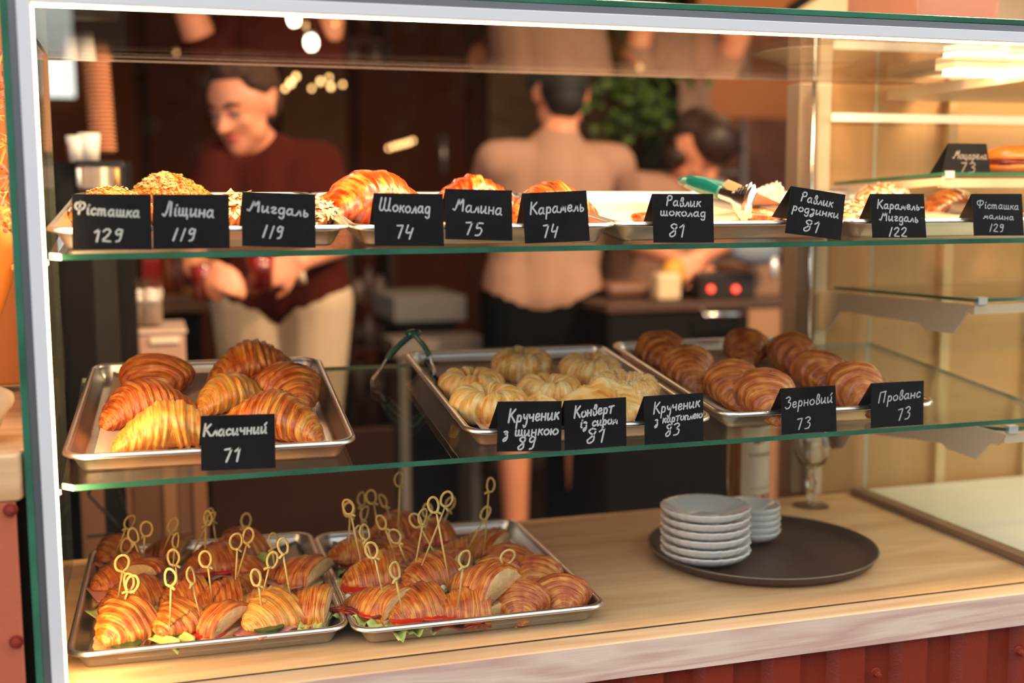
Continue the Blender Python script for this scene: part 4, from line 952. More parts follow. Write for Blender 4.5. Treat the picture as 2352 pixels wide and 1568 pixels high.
# ---------------------------------------------------------------- tongs
TGR = mat('green_tongs_handle', srgb(10,92,84), .22, coat=.6)
def tongs(label, hinge, tipA, tipB, hw=.011, closed=False):
    """scalloped steel tongs: two arms from the hinge, green grips over the rear half"""
    o = thing('tongs', label, 'tongs', hinge)
    for nm, tip in (('arm', tipA), ('arm', tipB)):
        d = tip-hinge; L_ = d.length; z = d.normalized(); side = (tipB-tipA).normalized(); x = (side - z*side.dot(z)).normalized(); y = z.cross(x)
        s = -1 if tip is tipA else 1
        def prof(u):   # bows outward then in at the tip
            return hinge + d*u + x*s*(.010*math.sin(math.pi*u)*(1 if not closed else .5))
        m = MB()
        def fn(u, v):
            w = hw*(.50+.25*u+1.15*max(0,min(1,(u-.55)/.3))*(1-max(0,(u-.86)/.14)**2*.6)) ; a = (v-.5)*2.4
            sc = 1+.16*abs(math.sin(u*46)) if u > .62 else 1
            return prof(.35+.65*u) + y*w*math.sin(a)*sc*(1 if u < .8 else (1-.0*(u-.8))) - x*s*(-w*.55*math.cos(a)*.8) 
        m.grid(fn, 110, 9); q = m.build(nm, STEEL, o, smooth=True); so = q.modifiers.new('s','SOLIDIFY'); so.thickness = .0012
        g = MB()
        def fg(u, v):
            w = .0095+.002*math.sin(u*3); a = v*2*math.pi
            return prof(.02+.52*u) + y*w*math.cos(a) + x*.0048*math.sin(a)
        g.grid(fg, 22, 14, cv=True, capu=True); g.build('grip', TGR, o, smooth=True)
    m = MB(); m.ball(hinge, .010, 8, 12, (1.3,1,.7)); m.build('hinge', TGR, o, smooth=True); return o
# tongs over the corner of the roll pan: hinge up, jaws down astride the rim
hy = .40
h_ = at(1, hy, 950, 766); tA = at(1, hy, 862, 892); tB = at(1, hy-.02, 990, 872)
tongs('steel tongs with dark green grips standing open over the corner of the roll pan', h_, tA, tB, .0135)
h2 = at(1, .30, 1575, 415); t2a = at(1, .13, 1738, 470); t2b = at(1, .24, 1795, 462)
tongs('steel tongs with green grips lying in the upper pan beside the tilted card', h2, t2a, t2b, .014, True)
# torn folded paper and raisin swirls in the upper pan
m = MB(); A = [at(1,.26,1672,413), at(1,.20,1800,470), at(1,.24,1840,492), at(1,.28,1690,470), at(1,.30,1640,440)]
m.add(A, [(0,1,2,3,4)]); o = m.build('folded_paper', PAPER, None); so = o.modifiers.new('s','SOLIDIFY'); so.thickness = .0006; tag(o, 'folded corner of brown baking paper standing up behind the upper tongs', 'paper')
def swirl(label, px, py, r_, h):
    P, t = surf('U', px, py, h); m = MB(); cc = []
    pts = [Vector((r_*(1-k/60)*math.cos(k*.33)*.86, r_*(1-k/60)*math.sin(k*.33)*.86, h*.45+.004*k/60)) for k in range(58)]
    m.tube(pts, r_*.15, 8); m.cc = [(p.x*20,p.y*20,p.z*20) for p in m.v]
    o = m.build('raisin_swirl', CR_RED, None, smooth=True, world=False); o.location = P; o.rotation_euler = (t,0,0); tag(o, label, 'pastry', 'swirl buns in the upper pan')
    g = MB()
    for k in range(7): g.ball((r_*.6*math.cos(k*1.9), r_*.6*math.sin(k*1.9), h*.62), .004, 5, 7)
    g.build('raisins', mat('raisin', (.03,.01,.006), .4), o, smooth=True, world=False)
swirl('glazed raisin swirl bun low in the upper pan beside the tilted card', 1748,494,.042,.020)
swirl('small brown swirl bun hidden behind the Равлик шоколад card', 1500,500,.036,.018)
# bun on the bay shelf
c = bs2[0]; P = at(1, c.y+.05, 2325, 372)
bn = thing('burger_bun', 'orange glossy filled bun on the top shelf of the bright bay', 'bun', (P.x,P.y,c.z+.006))
BUN = mat('glossy_bun', srgb(222,122,44), .3, coat=.4, var=.12, vscale=30)
m = MB(); m.lathe([(0,.0),(.040,.0),(.045,.006),(.043,.012),(0,.012)], 32); m.build('bun_base', BUN, bn, smooth=True, world=False)
m = MB(); m.lathe([(0,.012),(.044,.012),(.046,.015),(.043,.019),(0,.019)], 32, fn=lambda a,r_,z: 1+.05*math.sin(a*7)); m.build('bun_filling', PROS, bn, smooth=True, world=False)
m = MB(); m.lathe([(0,.019),(.045,.019),(.047,.024),(.038,.036),(.020,.042),(0,.043)], 32); m.build('bun_top', BUN, bn, smooth=True, world=False)
# ---------------------------------------------------------------- dried bouquet and paper on the side counter
bq = thing('dried_bouquet', 'dried flower bouquet wrapped in orange paper on the side counter beside the frame', 'bouquet', (-.155,.21,.2885))
m = MB(); rg = random.Random(5)
def wrap(u, v):
    a = 2*math.pi*u; r_ = .045+.065*v+.012*math.sin(a*5+v*3)*v; return Vector((-.155+r_*math.cos(a), .21+r_*math.sin(a)*1.2, .2887+.22*v+.015*math.sin(a*7)*v))
m.grid(wrap, 70, 12, cu=True); q = m.build('wrapping_paper', mat('orange_kraft_paper', srgb(214,128,52), .6, bump=.5, bscale=20), bq, smooth=True); so = q.modifiers.new('s','SOLIDIFY'); so.thickness = .0006
STRAW = mat('dried_straw', srgb(222,176,96), .7, var=.25, vscale=60); PINKD = mat('dried_pink_flower', srgb(196,112,84), .7, var=.3, vscale=60)
st = MB(); fl = MB(); pk = MB()
for k in range(130):
    a = rg.uniform(0,6.28); r1 = rg.uniform(.0,.13); zt = .2887+rg.uniform(.20,.50)
    b0 = Vector((-.155+.03*math.cos(a), .21+.03*math.sin(a), .35)); t = Vector((-.155+r1*1.05*math.cos(a), .21+r1*1.5*math.sin(a), zt)); mid = (b0+t)/2+Vector((rg.uniform(-.02,.02),rg.uniform(-.02,.02),.03))
    if t.x > -.040: t.x = -.040-rg.uniform(0,.05)
    if mid.x > -.040: mid.x = -.045
    st.tube(crom([b0,mid,t],4), .0011, 4)
    tgt = fl if k % 3 else pk
    if k % 2 == 0:
        for j in range(34):
            d = Vector((rg.gauss(0,1),rg.gauss(0,1),rg.gauss(0,1))).normalized()*rg.uniform(.008,.022)
            e = t+d
            if e.x > -.036: e.x = -.036
            tgt.tube([t, e], [.0009,.0003], 3)
    else:
        for j in range(10):
            d = Vector((rg.uniform(-.01,.01),rg.uniform(-.01,.01),-j*.008)); c_ = t+d
            if c_.x > -.042: c_.x = -.042
            tgt.ball(c_, rg.uniform(.003,.006), 4, 6)
st.build('stems', STRAW, bq)['kind'] = 'stuff'; fl.build('dried_flowers', STRAW, bq)['kind'] = 'stuff'; pk.build('dried_flowers', PINKD, bq)['kind'] = 'stuff'
P = at(1, .06, -10, 965)
m = MB(); m.box((-.075,.10,.2882),(-.16,.30,.30)); 
P = at(2,.289,0,1000); m = MB(); m.ball((P.x-.022,P.y+.02,.2885+.030), .034, 16, 22, (1,.9,.88)); m.v = [p+Vector((1,1,0))*.012*mnoise.noise(p*38)+Vector((0,0,.006*mnoise.noise(p*45+Vector((3,3,3))))) for p in m.v]; o = m.build('stone', mat('beige_stone', srgb(196,166,132), .8, bump=.6, bscale=40), None, smooth=True); tag(o, 'rough beige stone on the side counter at the picture edge', 'stone')
m = MB(); m.box((-.62,.42,.289),(-.05,.46,.86)); o = m.build('room_divider', mat('orange_panel', srgb(196,116,56), .6), None, bevel=.004); tag(o, 'orange-brown upright panel behind the dried bouquet', 'panel')
# ---------------------------------------------------------------- people
def blob(name, caps, mat_, parent, vox=.009, smooth=6):
    """tapered capsules fused into one continuous skin"""
    m = MB()
    for c in caps:
        if len(c) == 2 or (len(c) == 3 and isinstance(c[2], tuple)):
            p, r_ = c[0], c[1]; sc = c[2] if len(c) == 3 else (1,1,1); m.ball(p, r_, 12, 16, sc)
        else:
            p0, r0, p1, r1 = c; p0, p1 = Vector(p0), Vector(p1); n = max(2, int((p1-p0).length/.03)+1)
            m.tube([p0.lerp(p1, k/n) for k in range(n+1)], [r0+(r1-r0)*k/n for k in range(n+1)], 14)
            m.ball(p0, r0, 10, 14); m.ball(p1, r1, 10, 14)
    o = m.build(name, mat_, parent, smooth=True)
    r_ = o.modifiers.new('r','REMESH'); r_.mode = 'VOXEL'; r_.voxel_size = vox; r_.use_smooth_shade = True
    s = o.modifiers.new('s','SMOOTH'); s.iterations = smooth; s.factor = .5
    return o
def hand(c, wrist, palm, fdir, side, curl, s=1, grip=None):
    """palm, four fingers of different lengths and a thumb from the palm's side"""
    w = Vector(wrist); f = Vector(fdir).normalized(); sd = Vector(side).normalized(); n = f.cross(sd).normalized()*palm
    pc = w+f*.045*s
    for k in range(4): c.append((w+sd*(.010*(k-1.5)*s), .016*s, w+f*.085*s+sd*(.019*(k-1.5))*s, .0115*s))
    for k, L_ in enumerate((.070,.080,.075,.058)):
        p = w+f*.088*s+sd*(.020*(k-1.5))*s; a = 0; d = f
        for seg in range(3):
            a += curl; d = f*math.cos(a)+n*math.sin(a); q = p+d*L_*s*(.42,.32,.26)[seg]; c.append((p, (.0095-.001*seg)*s, q, (.0088-.001*seg)*s)); p = q
    p = w+f*.03*s-sd*.028*s; d = (f*.6-sd*.7+n*.3).normalized(); q = p+d*.038*s; c.append((p,.013*s,q,.0105*s)); d = (f*.9-sd*.2+n*.5).normalized(); c.append((q,.0105*s,q+d*.032*s,.0085*s))
def human(label, J, fwd, head_f, cols, hair_len='short', face=True, hands=None, sleeves=.45, shorts=False, apron=None):
    V = lambda k: Vector(J[k]); up = Vector((0,0,1)); fwd = Vector(fwd).normalized(); sd = fwd.cross(up).normalized()   # sd: the figure's own right
    root = thing('person', label, 'person', (V('hip').x, V('hip').y, -.78))
    caps = []; hip, chest, neck, head = V('hip'), V('chest'), V('neck'), V('head')
    shR, shL = V('shR'), V('shL')
    for sg in (-1, 1):
        caps += [(chest+sd*.075*sg, .098, hip+sd*.065*sg+up*.08, .090), (hip+sd*.07*sg+up*.08,.095,hip+sd*.075*sg,.100)]
    caps += [(shR.lerp(shL,.08),.055,shL.lerp(shR,.08),.055),(chest,.11,hip+up*.1,.10),(chest+up*.06,.085,neck,.060),(neck,.055,head-up*.06,.055)]
    hf = Vector(head_f).normalized(); hs = hf.cross(up).normalized(); hu = hs.cross(hf).normalized()
    H_ = lambda a, b, c: head+hs*a+hf*b+hu*c
    caps += [(H_(0,-.018,.035),.086),(H_(0,.012,.030),.080),(H_(0,.030,-.010),.066),(H_(0,.048,-.062),.042),(H_(.030,.030,-.045),.040),(H_(-.030,.030,-.045),.040),(H_(0,.070,-.083),.022),
             (H_(0,.090,.015),.010,H_(0,.112,-.022),.0135),(H_(.012,.098,-.024),.009),(H_(-.012,.098,-.024),.009),(H_(-.03,.082,.030),.012,H_(.03,.082,.030),.012),(H_(-.042,.066,-.015),.018),(H_(.042,.066,-.015),.018)]
    for sg in (-1, 1): caps += [(H_(.080*sg,-.010,.012),.014,H_(.078*sg,-.006,-.018),.011)]
    arms = []
    for a, w in (('R',1),('L',-1)):
        if 'el'+a in J:
            caps += [(V('sh'+a),.052,V('el'+a),.040),(V('el'+a),.040,V('wr'+a),.026)]; arms.append((V('sh'+a),V('el'+a)))
            if hands and a in hands: hand(caps, V('wr'+a), *hands[a])
    for a in 'RL':
        if 'kn'+a in J: caps += [(hip+sd*(.085 if a == 'R' else -.085),.092,V('kn'+a),.055),(V('kn'+a),.055,V('an'+a),.036),(V('an'+a),.036,V('an'+a)+fwd*.10-up*.04,.032)]
    blob('body', caps, cols.get('skin', SKIN), root)
    # shirt
    sc = [(a, r_+.014, b, q+.014) for (a, r_, b, q) in [c for c in caps[:5] if len(c) == 4]]
    sc += [(chest,.126,hip+up*.035,.120),(chest+up*.06,.098,neck-up*.035,.074)]
    for s_, e in arms: sc.append((s_,.066,s_.lerp(e, sleeves),.062))
    hem = J.get('hem', .0)
    sc = [(a, r_, Vector((b.x,b.y,max(b.z, hip.z+hem))), q) for (a, r_, b, q) in sc]
    blob('shirt', sc, cols['shirt'], root)
    tc = [(hip+up*.045+sd*.05,.112,hip+up*.045-sd*.05,.112)]
    for a in 'RL':
        if 'kn'+a in J:
            h0 = hip+sd*(.085 if a == 'R' else -.085)
            if shorts: tc.append((h0,.112,h0.lerp(V('kn'+a),shorts),.095))
            else: tc += [(h0,.110,V('kn'+a),.080),(V('kn'+a),.080,V('an'+a),.072)]
            blob('shoe', [(V('an'+a)-up*.045,.040,V('an'+a)+fwd*.13-up*.055,.034)], BLACK, root)
    if apron:
        z0 = hip.z+.10; tc += [(hip-up*.03+sd*x_,.108,hip-up*apron+sd*x_*1.25,.128) for x_ in (-.06,0,.06)]
    blob('trousers', tc, cols['trousers'], root)
    hr = [(H_(0,-.038,.054),.085),(H_(0,-.006,.084),.066),(H_(0,-.048,.010),.076)]
    if hair_len == 'short': hr += [(H_(0,.034,.112),.026),(H_(.03,.020,.106),.026),(H_(-.03,.020,.106),.026),(H_(.052,-.008,.062),.042),(H_(-.052,-.008,.062),.042),(H_(.062,.018,.075),.028),(H_(-.062,.018,.075),.028)]
    if hair_len == 'bob': hr += [(H_(0,.030,.080),.080),(H_(.062,-.01,-.02),.045),(H_(-.062,-.01,-.02),.045),(H_(0,-.055,-.05),.06),(H_(0,.055,.060),.052)]
    if hair_len == 'dark': hr += [(H_(.04,.0,.06),.066),(H_(-.04,.0,.06),.066),(H_(0,-.05,-.035),.060)]
    blob('hair', hr, cols['hair'], root, .007, 4)
    if face:
        for sg in (-1, 1):
            m = MB(); m.ball(H_(.031*sg,.078,.012), .0125, 10, 12); e = m.build('eye', mat('eye_white', (.26,.21,.18), .3), root, smooth=True)
            m = MB(); m.ball(H_(.031*sg,.0868,.007), .0062, 8, 10); m.build('iris', mat('dark_iris', (.02,.012,.01), .2), e, smooth=True)
            m = MB(); m.tube([H_(.012*sg,.094,.034),H_(.032*sg,.092,.041),H_(.052*sg,.076,.034)], [.004,.0055,.003], 8); m.build('eyebrow', cols['hair'], root, smooth=True)
            m = MB(); m.tube([H_(.016*sg,.088,.017),H_(.031*sg,.091,.021),H_(.047*sg,.080,.014)], .0032, 8); m.build('eyelid', mat('eyelid_skin', srgb(170,98,72), .5), root, smooth=True)
        m = MB(); m.tube([H_(-.022,.080,-.052),H_(-.008,.091,-.049),H_(.008,.091,-.049),H_(.022,.080,-.052)], [.003,.0055,.0055,.003], 8); m.tube([H_(-.018,.082,-.058),H_(0,.090,-.059),H_(.018,.082,-.058)], [.003,.0058,.003], 8)
        m.build('lips', mat('lip_skin', srgb(182,84,72), .4), root, smooth=True)
    return root, sd
MAROON = mat('maroon_cotton', srgb(66,20,13), .9, spec=.1, var=.15, vscale=8); BEIGE = mat('beige_trousers', srgb(182,158,132), .8, bump=.5, bscale=14); 
BSH = mat('beige_shirt', srgb(164,124,104), .9, spec=.1, bump=.5, bscale=10); NAVY = mat('black_trousers', (.004,.004,.0045), .9, spec=.05)
HAIRB = mat('brown_hair', srgb(62,34,20), .8, bump=.6, bscale=150); HAIRD = mat('dark_brown_hair', srgb(48,24,14), .5, bump=.6, bscale=150); HAIRK = mat('black_hair', srgb(20,14,9), .7, bump=.6, bscale=150)
A = lambda px, py, y: at(1, y, px, py)
y = 1.90
J = dict(head=A(562,248,y-.06), neck=A(612,352,y+.02), chest=A(625,440,y), hip=A(648,690,y), shR=A(505,372,y-.02), shL=A(735,378,y+.02),
         elR=A(452,530,y-.08), wrR=A(440,612,y-.30), elL=A(775,560,y-.12), wrL=A(690,598,y-.32),
         knR=A(590,1010,y), knL=A(715,1010,y), anR=A(590,1330,y+.02), anL=A(715,1330,y+.02), hem=.02)
def towards(v): return Vector(v)
fw = (CAM-J['hip']); fw.z = 0; fw = (Matrix.Rotation(math.radians(-12),3,'Z') @ fw.normalized())
hfw = (Matrix.Rotation(math.radians(-24),3,'Z') @ fw); hfw.z = -.42
human('person with short brown hair in a maroon T-shirt, looking down, holding two glasses', J, fw, hfw, dict(shirt=MAROON, trousers=BEIGE, hair=HAIRB),
      hands={'L': (1, (-.95,-.1,-.35), (-.25,.2,.9), .45), 'R': (-1, (.55,-.5,-.2), (.1,.3,.9), .5)})
y = 2.10
J = dict(head=A(1288,222,y+.05), neck=A(1285,310,y), chest=A(1272,410,y), hip=A(1245,690,y), shL=A(1140,372,y), shR=A(1412,378,y),
         elL=A(1105,480,y+.12), wrL=A(1150,560,y+.34), elR=A(1440,500,y+.12), wrR=A(1390,560,y+.34), knR=A(1335,985,y), knL=A(1180,985,y), anR=A(1335,1235,y), anL=A(1185,1235,y), hem=.02)
fw = Vector((.30,.95,0)); human('person seen from behind in a loose beige shirt and black shorts, dark hair, bare legs', J, fw, (.1,.9,-.35), dict(shirt=BSH, trousers=NAVY, hair=HAIRK), 'dark', face=False, hands={'L': (1,(.6,.7,-.2),(0,.3,.9),.4), 'R': (1,(-.6,.7,-.2),(0,.3,.9),.4)}, shorts=.5, apron=.30)
y = 2.25
J = dict(head=A(1600,352,y-.06), neck=A(1560,430,y+.02), chest=A(1530,500,y+.05), hip=A(1500,720,y+.12), shR=A(1450,440,y), shL=A(1640,452,y+.02), elR=A(1470,560,y-.1), wrR=A(1560,600,y-.3), elL=A(1690,540,y-.12), wrL=A(1610,590,y-.35),
         knR=A(1470,960,y), knL=A(1560,960,y), anR=A(1470,1210,y), anL=A(1560,1210,y), hem=.05)
fw = Vector((.0,-1,0)); human('person with dark brown hair bending over work by the metal rack, pale shirt', J, fw, (.30,-.75,-.75), dict(shirt=BSH, trousers=NAVY, hair=HAIRD), 'bob', hands={'R': (-1,(.8,-.3,-.4),(.2,.3,.9),.4), 'L': (1,(-.8,-.3,-.4),(-.2,.3,.9),.4)})
# the two glasses held by the young man
def tumbler(label, p, tilt=0, mat_=None):
    o = thing('drinking_glass', label, 'glass', p, (0,tilt,0))
    m = MB(); m.lathe([(0,.0),(.028,.0),(.036,.11),(.034,.11),(.0265,.004),(0,.004)], 28); m.build('glass_wall', TINTG, o, smooth=True, world=False)
    m = MB(); m.lathe([(0,.005),(.026,.005),(.0325,.085),(0,.086)], 28); m.build('drink', mat_ or mat('berry_drink', srgb(150,50,52), .2), o, smooth=True, world=False)
tumbler('glass of pink berry drink held low by the man in maroon', A(470,690,1.58))
tumbler('glass of red drink held at the waist by the man in maroon', A(600,668,1.55), 0, mat('red_drink', srgb(140,26,22), .2))
m = MB(); q = A(683,600,1.60); m.tube([q+Vector((-.004,0,-.028)), q+Vector((.012,0,-.024))], .031, 16); o = m.build('wristband', mat('pale_band', srgb(214,190,160), .5), bpy.data.objects['person'], smooth=True)
# ---------------------------------------------------------------- behind the counter
FL = -.78
def simple(name, mb, mat_, label, cat, group=None, **k):
    o = mb.build(name, mat_, None, **k); return tag(o, label, cat, group)
BROWNB = mat('brown_cabinet', srgb(112,70,46), .55, var=.2, vscale=3)
zc = .16
q = [at(2, zc, *p) for p in [(100,905),(262,850),(316,700),(150,690)]]
bc = thing('back_counter', 'brown wooden work counter running back along the side behind the case', 'counter', (q[0].x,q[0].y,FL))
m = MB(); m.prism([(p.x,p.y,zc-.04) for p in q], (0,0,.04)); m.build('worktop', WALNUT, bc, bevel=.004)
m = MB(); m.prism([(p.x,p.y,FL) for p in q], (0,0,zc-.045-FL)); m.build('cabinet', BROWNB, bc)
y = 2.35; a = A(322,676,y); b = A(520,668,y)
tb = thing('side_table', 'small wooden worktop with rounded end beside the man in maroon', 'table', ((a.x+b.x)/2,y,FL))
m = MB(); m.prism([(a.x,y-.10,a.z-.05),(b.x-.04,y-.10,a.z-.05),(b.x,y-.05,a.z-.05),(b.x,y+.35,a.z-.05),(a.x,y+.35,a.z-.05)], (0,0,.045)); m.build('worktop', WALNUT, tb, bevel=.006)
m = MB(); m.box((a.x+.02,y-.04,FL),(b.x-.08,y+.33,a.z-.05)); m.build('cabinet', mat('black_cabinet', (.006,.005,.005), .6, spec=.1), tb)
zt = a.z-.005
m = MB(); c = A(352,676,y+.05); m.box((c.x-.028,y,zt),(c.x+.028,y+.06,zt+.115)); simple('red_canister', m, mat('red_tin', srgb(176,24,14), .35), 'bright red canister on the small worktop behind the case', 'canister', bevel=.006)
for px, col, lb in ((388,(176,90,40),'amber bottle beside the red canister'),(408,(120,60,40),'dark brown bottle second from the red canister')):
    c = A(px,676,y+.10); m = MB(); m.lathe([(0,0),(.018,0),(.019,.07),(.008,.09),(.008,.11),(0,.112)], 20, (c.x,c.y,zt)); simple('sauce_bottle', m, mat('bottle_%d' % px, srgb(*col), .3), lb, 'bottle', 'bottles on the small worktop', smooth=True)
# black grinder and the box under it on the counter
c = at(2, zc, 262, 742); m = MB()
gr = thing('coffee_grinder', 'black coffee grinder on the side work counter below the upper shelf', 'grinder', (c.x,c.y,zc))
yg = c.y; a = A(225,600,yg); b = A(322,600,yg); w = b.x-a.x
m.box((a.x,yg,zc),(b.x,yg+.2,zc+.06)); m.lathe([(0,0),(w*.42,0),(w*.46,.12),(w*.46,.26),(w*.30,.30),(0,.30)], 28, ((a.x+b.x)/2,yg+.1,zc+.05)); m.build('grinder_body', BLACK, gr, bevel=.004)
m = MB(); m.lathe([(0,0),(w*.30,0),(w*.36,.06),(0,.07)], 28, ((a.x+b.x)/2,yg+.1,zc+.36)); m.build('lid', mat('smoked_plastic', (.03,.025,.025), .15), gr, smooth=True)
y2 = yg-.35; a = A(188,670,y2); b = A(258,734,y2)
m = MB(); m.box((a.x,y2,b.z),(b.x,y2+.14,a.z)); simple('small_box', m, mat('red_brown_box', srgb(96,40,24), .5), 'dark red-brown box in front of the black grinder', 'box', bevel=.004)
m = MB(); rg = random.Random(9)
c = A(218,722,y2-.12)
for k in range(9): m.ball(c+Vector((.012*k-.04, 0, .018*math.cos(k*.8)-.006*k)), .012, 6, 8, (1.2,.6,.7))
simple('dried_flower', m, mat('yellow_dried', srgb(206,156,76), .7), 'yellow dried flower sprig before the red-brown box', 'flower', smooth=True)
# clear container and glasses
y3 = 1.35; a = A(290,770,y3); b = A(428,840,y3)
pc = thing('storage_box', 'pinkish clear storage box with papers at the end of the side counter', 'box', ((a.x+b.x)/2,y3,b.z))
m = MB(); m.box((a.x,y3,b.z-.03),(b.x,y3+.22,a.z)); m.build('box_wall', mat('pink_clear_plastic', srgb(186,146,128), .25, var=.2, vscale=10), pc, bevel=.006)
m = MB(); m.box((a.x-.004,y3-.004,a.z),(b.x+.004,y3+.224,a.z+.008)); m.build('lid', mat('pale_lid', srgb(206,176,158), .3), pc, bevel=.003)
m = MB(); m.box((a.x+.05,y3-.006,a.z-.02),(b.x-.012,y3-.002,a.z-.006)); m.build('sticker', mat('pale_sticker', srgb(236,214,190), .5), pc)
m = MB(); m.box((a.x-.01,y3-.01,FL),(b.x+.01,y3+.24,b.z-.031)); simple('low_cabinet', m, BROWNB, 'low brown cabinet carrying the pinkish storage box', 'cabinet', bevel=.004)
for k, px in enumerate((312,345)):
    c = A(px,768,y3+.1); tumbler('empty glass on the storage box, %s' % ('nearer the grinder' if k == 0 else 'nearer the man'), (c.x,c.y,a.z+.009), 0, mat('clear_water', (.5,.42,.38), .1))
# payment terminal on the upper level, seen above the first card
y4 = .95; a = A(166,368,y4); b = A(292,440,y4)
pt = thing('payment_terminal', 'black device with a wide glassy screen behind the first price card', 'terminal', ((a.x+b.x)/2,y4,0))
m = MB(); m.box((a.x,y4,b.z-.06),(b.x,y4+.08,a.z)); m.build('housing', BLACK, pt, bevel=.010)
s0 = A(176,384,y4-.004); s1 = A(277,432,y4-.004)
m = MB(); m.box((s0.x,y4-.003,s1.z),(s1.x,y4-.0004,s0.z)); m.build('screen', mat('grey_screen', srgb(96,80,84), .15, coat=.5), pt)
for px, c_ in ((181,(216,216,214)),(268,(232,176,96))):
    c = A(px,408,y4-.004); m = MB(); m.tube([(c.x,c.y,s1.z+.004),(c.x,c.y,s0.z-.002)], .0045, 10); m.build('bright_edge', mat('edge_%d' % px, srgb(*c_), .3), pt, smooth=True)
m = MB(); m.box(((a.x+b.x)/2-.02,y4+.03,FL),((a.x+b.x)/2+.02,y4+.06,b.z-.06)); m.build('stand', BLACK, pt)
# tall leaning stack of kraft cups
y5 = 1.30; a = A(218,108,y5); b = A(238,352,y5); n = 26; d = (a-b)/n; w = (A(250,330,y5)-A(190,330,y5)).x/2
cm = MB(); cm.lathe([(0,0),(w*.84,0),(w*.86,d.length*.45),(w*1.08,d.length*.55),(w*1.08,d.length*.95),(w*.84,d.length*1.0),(0,d.length)], 28)
proto = cm.build('paper_cup', mat('kraft_cup', srgb(196,132,92), .6), None, smooth=True)
rot = (a-b).to_track_quat('Z','Y').to_euler()
for k in range(n):
    o = proto if k == 0 else proto.copy()
    if k: COL.objects.link(o)
    o.location = b+d*k; o.rotation_euler = rot; tag(o, 'brown paper cup nested in the tall leaning stack behind the side pane', 'cup', 'brown paper cups in the leaning stack')
yb = y5; c = A(232,372,yb); m = MB(); m.box((c.x-.09,yb-.06,FL),(c.x+.06,yb+.10,c.z)); simple('cup_stand', m, mat('black_stand', (.010,.008,.007), .6, spec=.12), 'dark stand under the leaning cup stack', 'stand', bevel=.004)
for k, (px, py, r_, col, lb) in enumerate([(176,352,.020,(226,214,200),'white paper cup at the foot of the leaning stack, by the pane'),(206,350,.022,(232,222,208),'white paper cup in the middle at the foot of the leaning stack'),(165,300,.014,(120,60,48),'small dark red tin beside the leaning stack')]):
    c = A(px,py,y5-.08); m = MB(); m.lathe([(0,0),(r_*.8,0),(r_,r_*2.6),(r_*.94,r_*2.6),(0,.004)], 24, (c.x,c.y,A(px,372,y5-.08).z)); simple('small_cup', m, mat('cup_%d' % k, srgb(*col), .5), lb, 'cup', smooth=True)
# bright window far behind the pane
p0_ = A(140,130,4.1); p1_ = A(172,222,4.1)
m = MB(); m.box((p0_.x-.12,4.10,p1_.z),(p1_.x,4.14,p0_.z+.6)); o = m.build('window_1', mat('window_daylight', (1,1,1), .5, emit=(.92,1,.97), es=.9), None); o['kind'] = 'structure'
# string bulbs
BULB = mat('bulb_glow', (1,.8,.5), .4, emit=(1,.55,.20), es=6.5); BULB2 = mat('bright_bulb_glow', (1,.9,.7), .4, emit=(1,.86,.60), es=45)
BL = [(622,193,3.6,.008,0),(628,177,3.6,.006,0),(668,190,3.6,.010,0),(680,176,3.6,.008,0),(655,203,3.6,.007,0),(716,203,3.6,.006,0),(736,187,3.6,.008,0),(756,178,3.6,.006,0),(760,199,3.6,.008,0),(787,194,3.6,.006,0),
 (893,340,3.9,.006,0),(905,336,3.9,.007,0),(916,333,3.9,.007,0),(927,330,3.9,.007,0),(938,327,3.9,.007,0),(948,323,3.9,.006,0),(1468,157,3.3,.012,0),(675,44,2.6,.018,1),(715,98,2.6,.020,1),(702,60,2.9,.007,0),(770,55,3.2,.006,0),(405,122,3.2,.006,0)]
NB = ['first','second','third','fourth','fifth','sixth','seventh','eighth','ninth','tenth']
for k, (px, py, yy, r_, br) in enumerate(BL):
    p = A(px, py, yy)
    grp = 'string of warm bulbs on the dark wall' if k < 16 else None
    lb = ('small glowing bulb near the ceiling line beside the man, %s along' % NB[k]) if k < 10 else (('small glowing bulb, %s in the short lower row on the dark wall' % NB[k-10]) if k < 16 else
         {16:'single round warm bulb before the reflected green foliage',17:'bright pendant bulb touching the top frame of the case',18:'brightest hanging bulb above the man in maroon',19:'faint bulb between the two bright hanging ones',20:'faint bulb high behind the top rail beyond the bright ones',21:'faint bulb above the payment terminal'}[k])
    o = thing('light_bulb', lb, 'bulb', p, None, grp)
    m = MB(); m.ball(p, r_, 8, 10, (1,1,1.25)); m.build('glass_bulb', BULB2 if br else BULB, o, smooth=True)
    m = MB(); m.tube([p+Vector((0,0,r_*1.1)), p+Vector((0,0,r_*1.1+.02))], r_*.45, 8); m.tube([p+Vector((0,0,r_*1.1+.02)), Vector((p.x,p.y,1.89))], .0012, 4); m.build('socket_and_cord', BLACK, o)
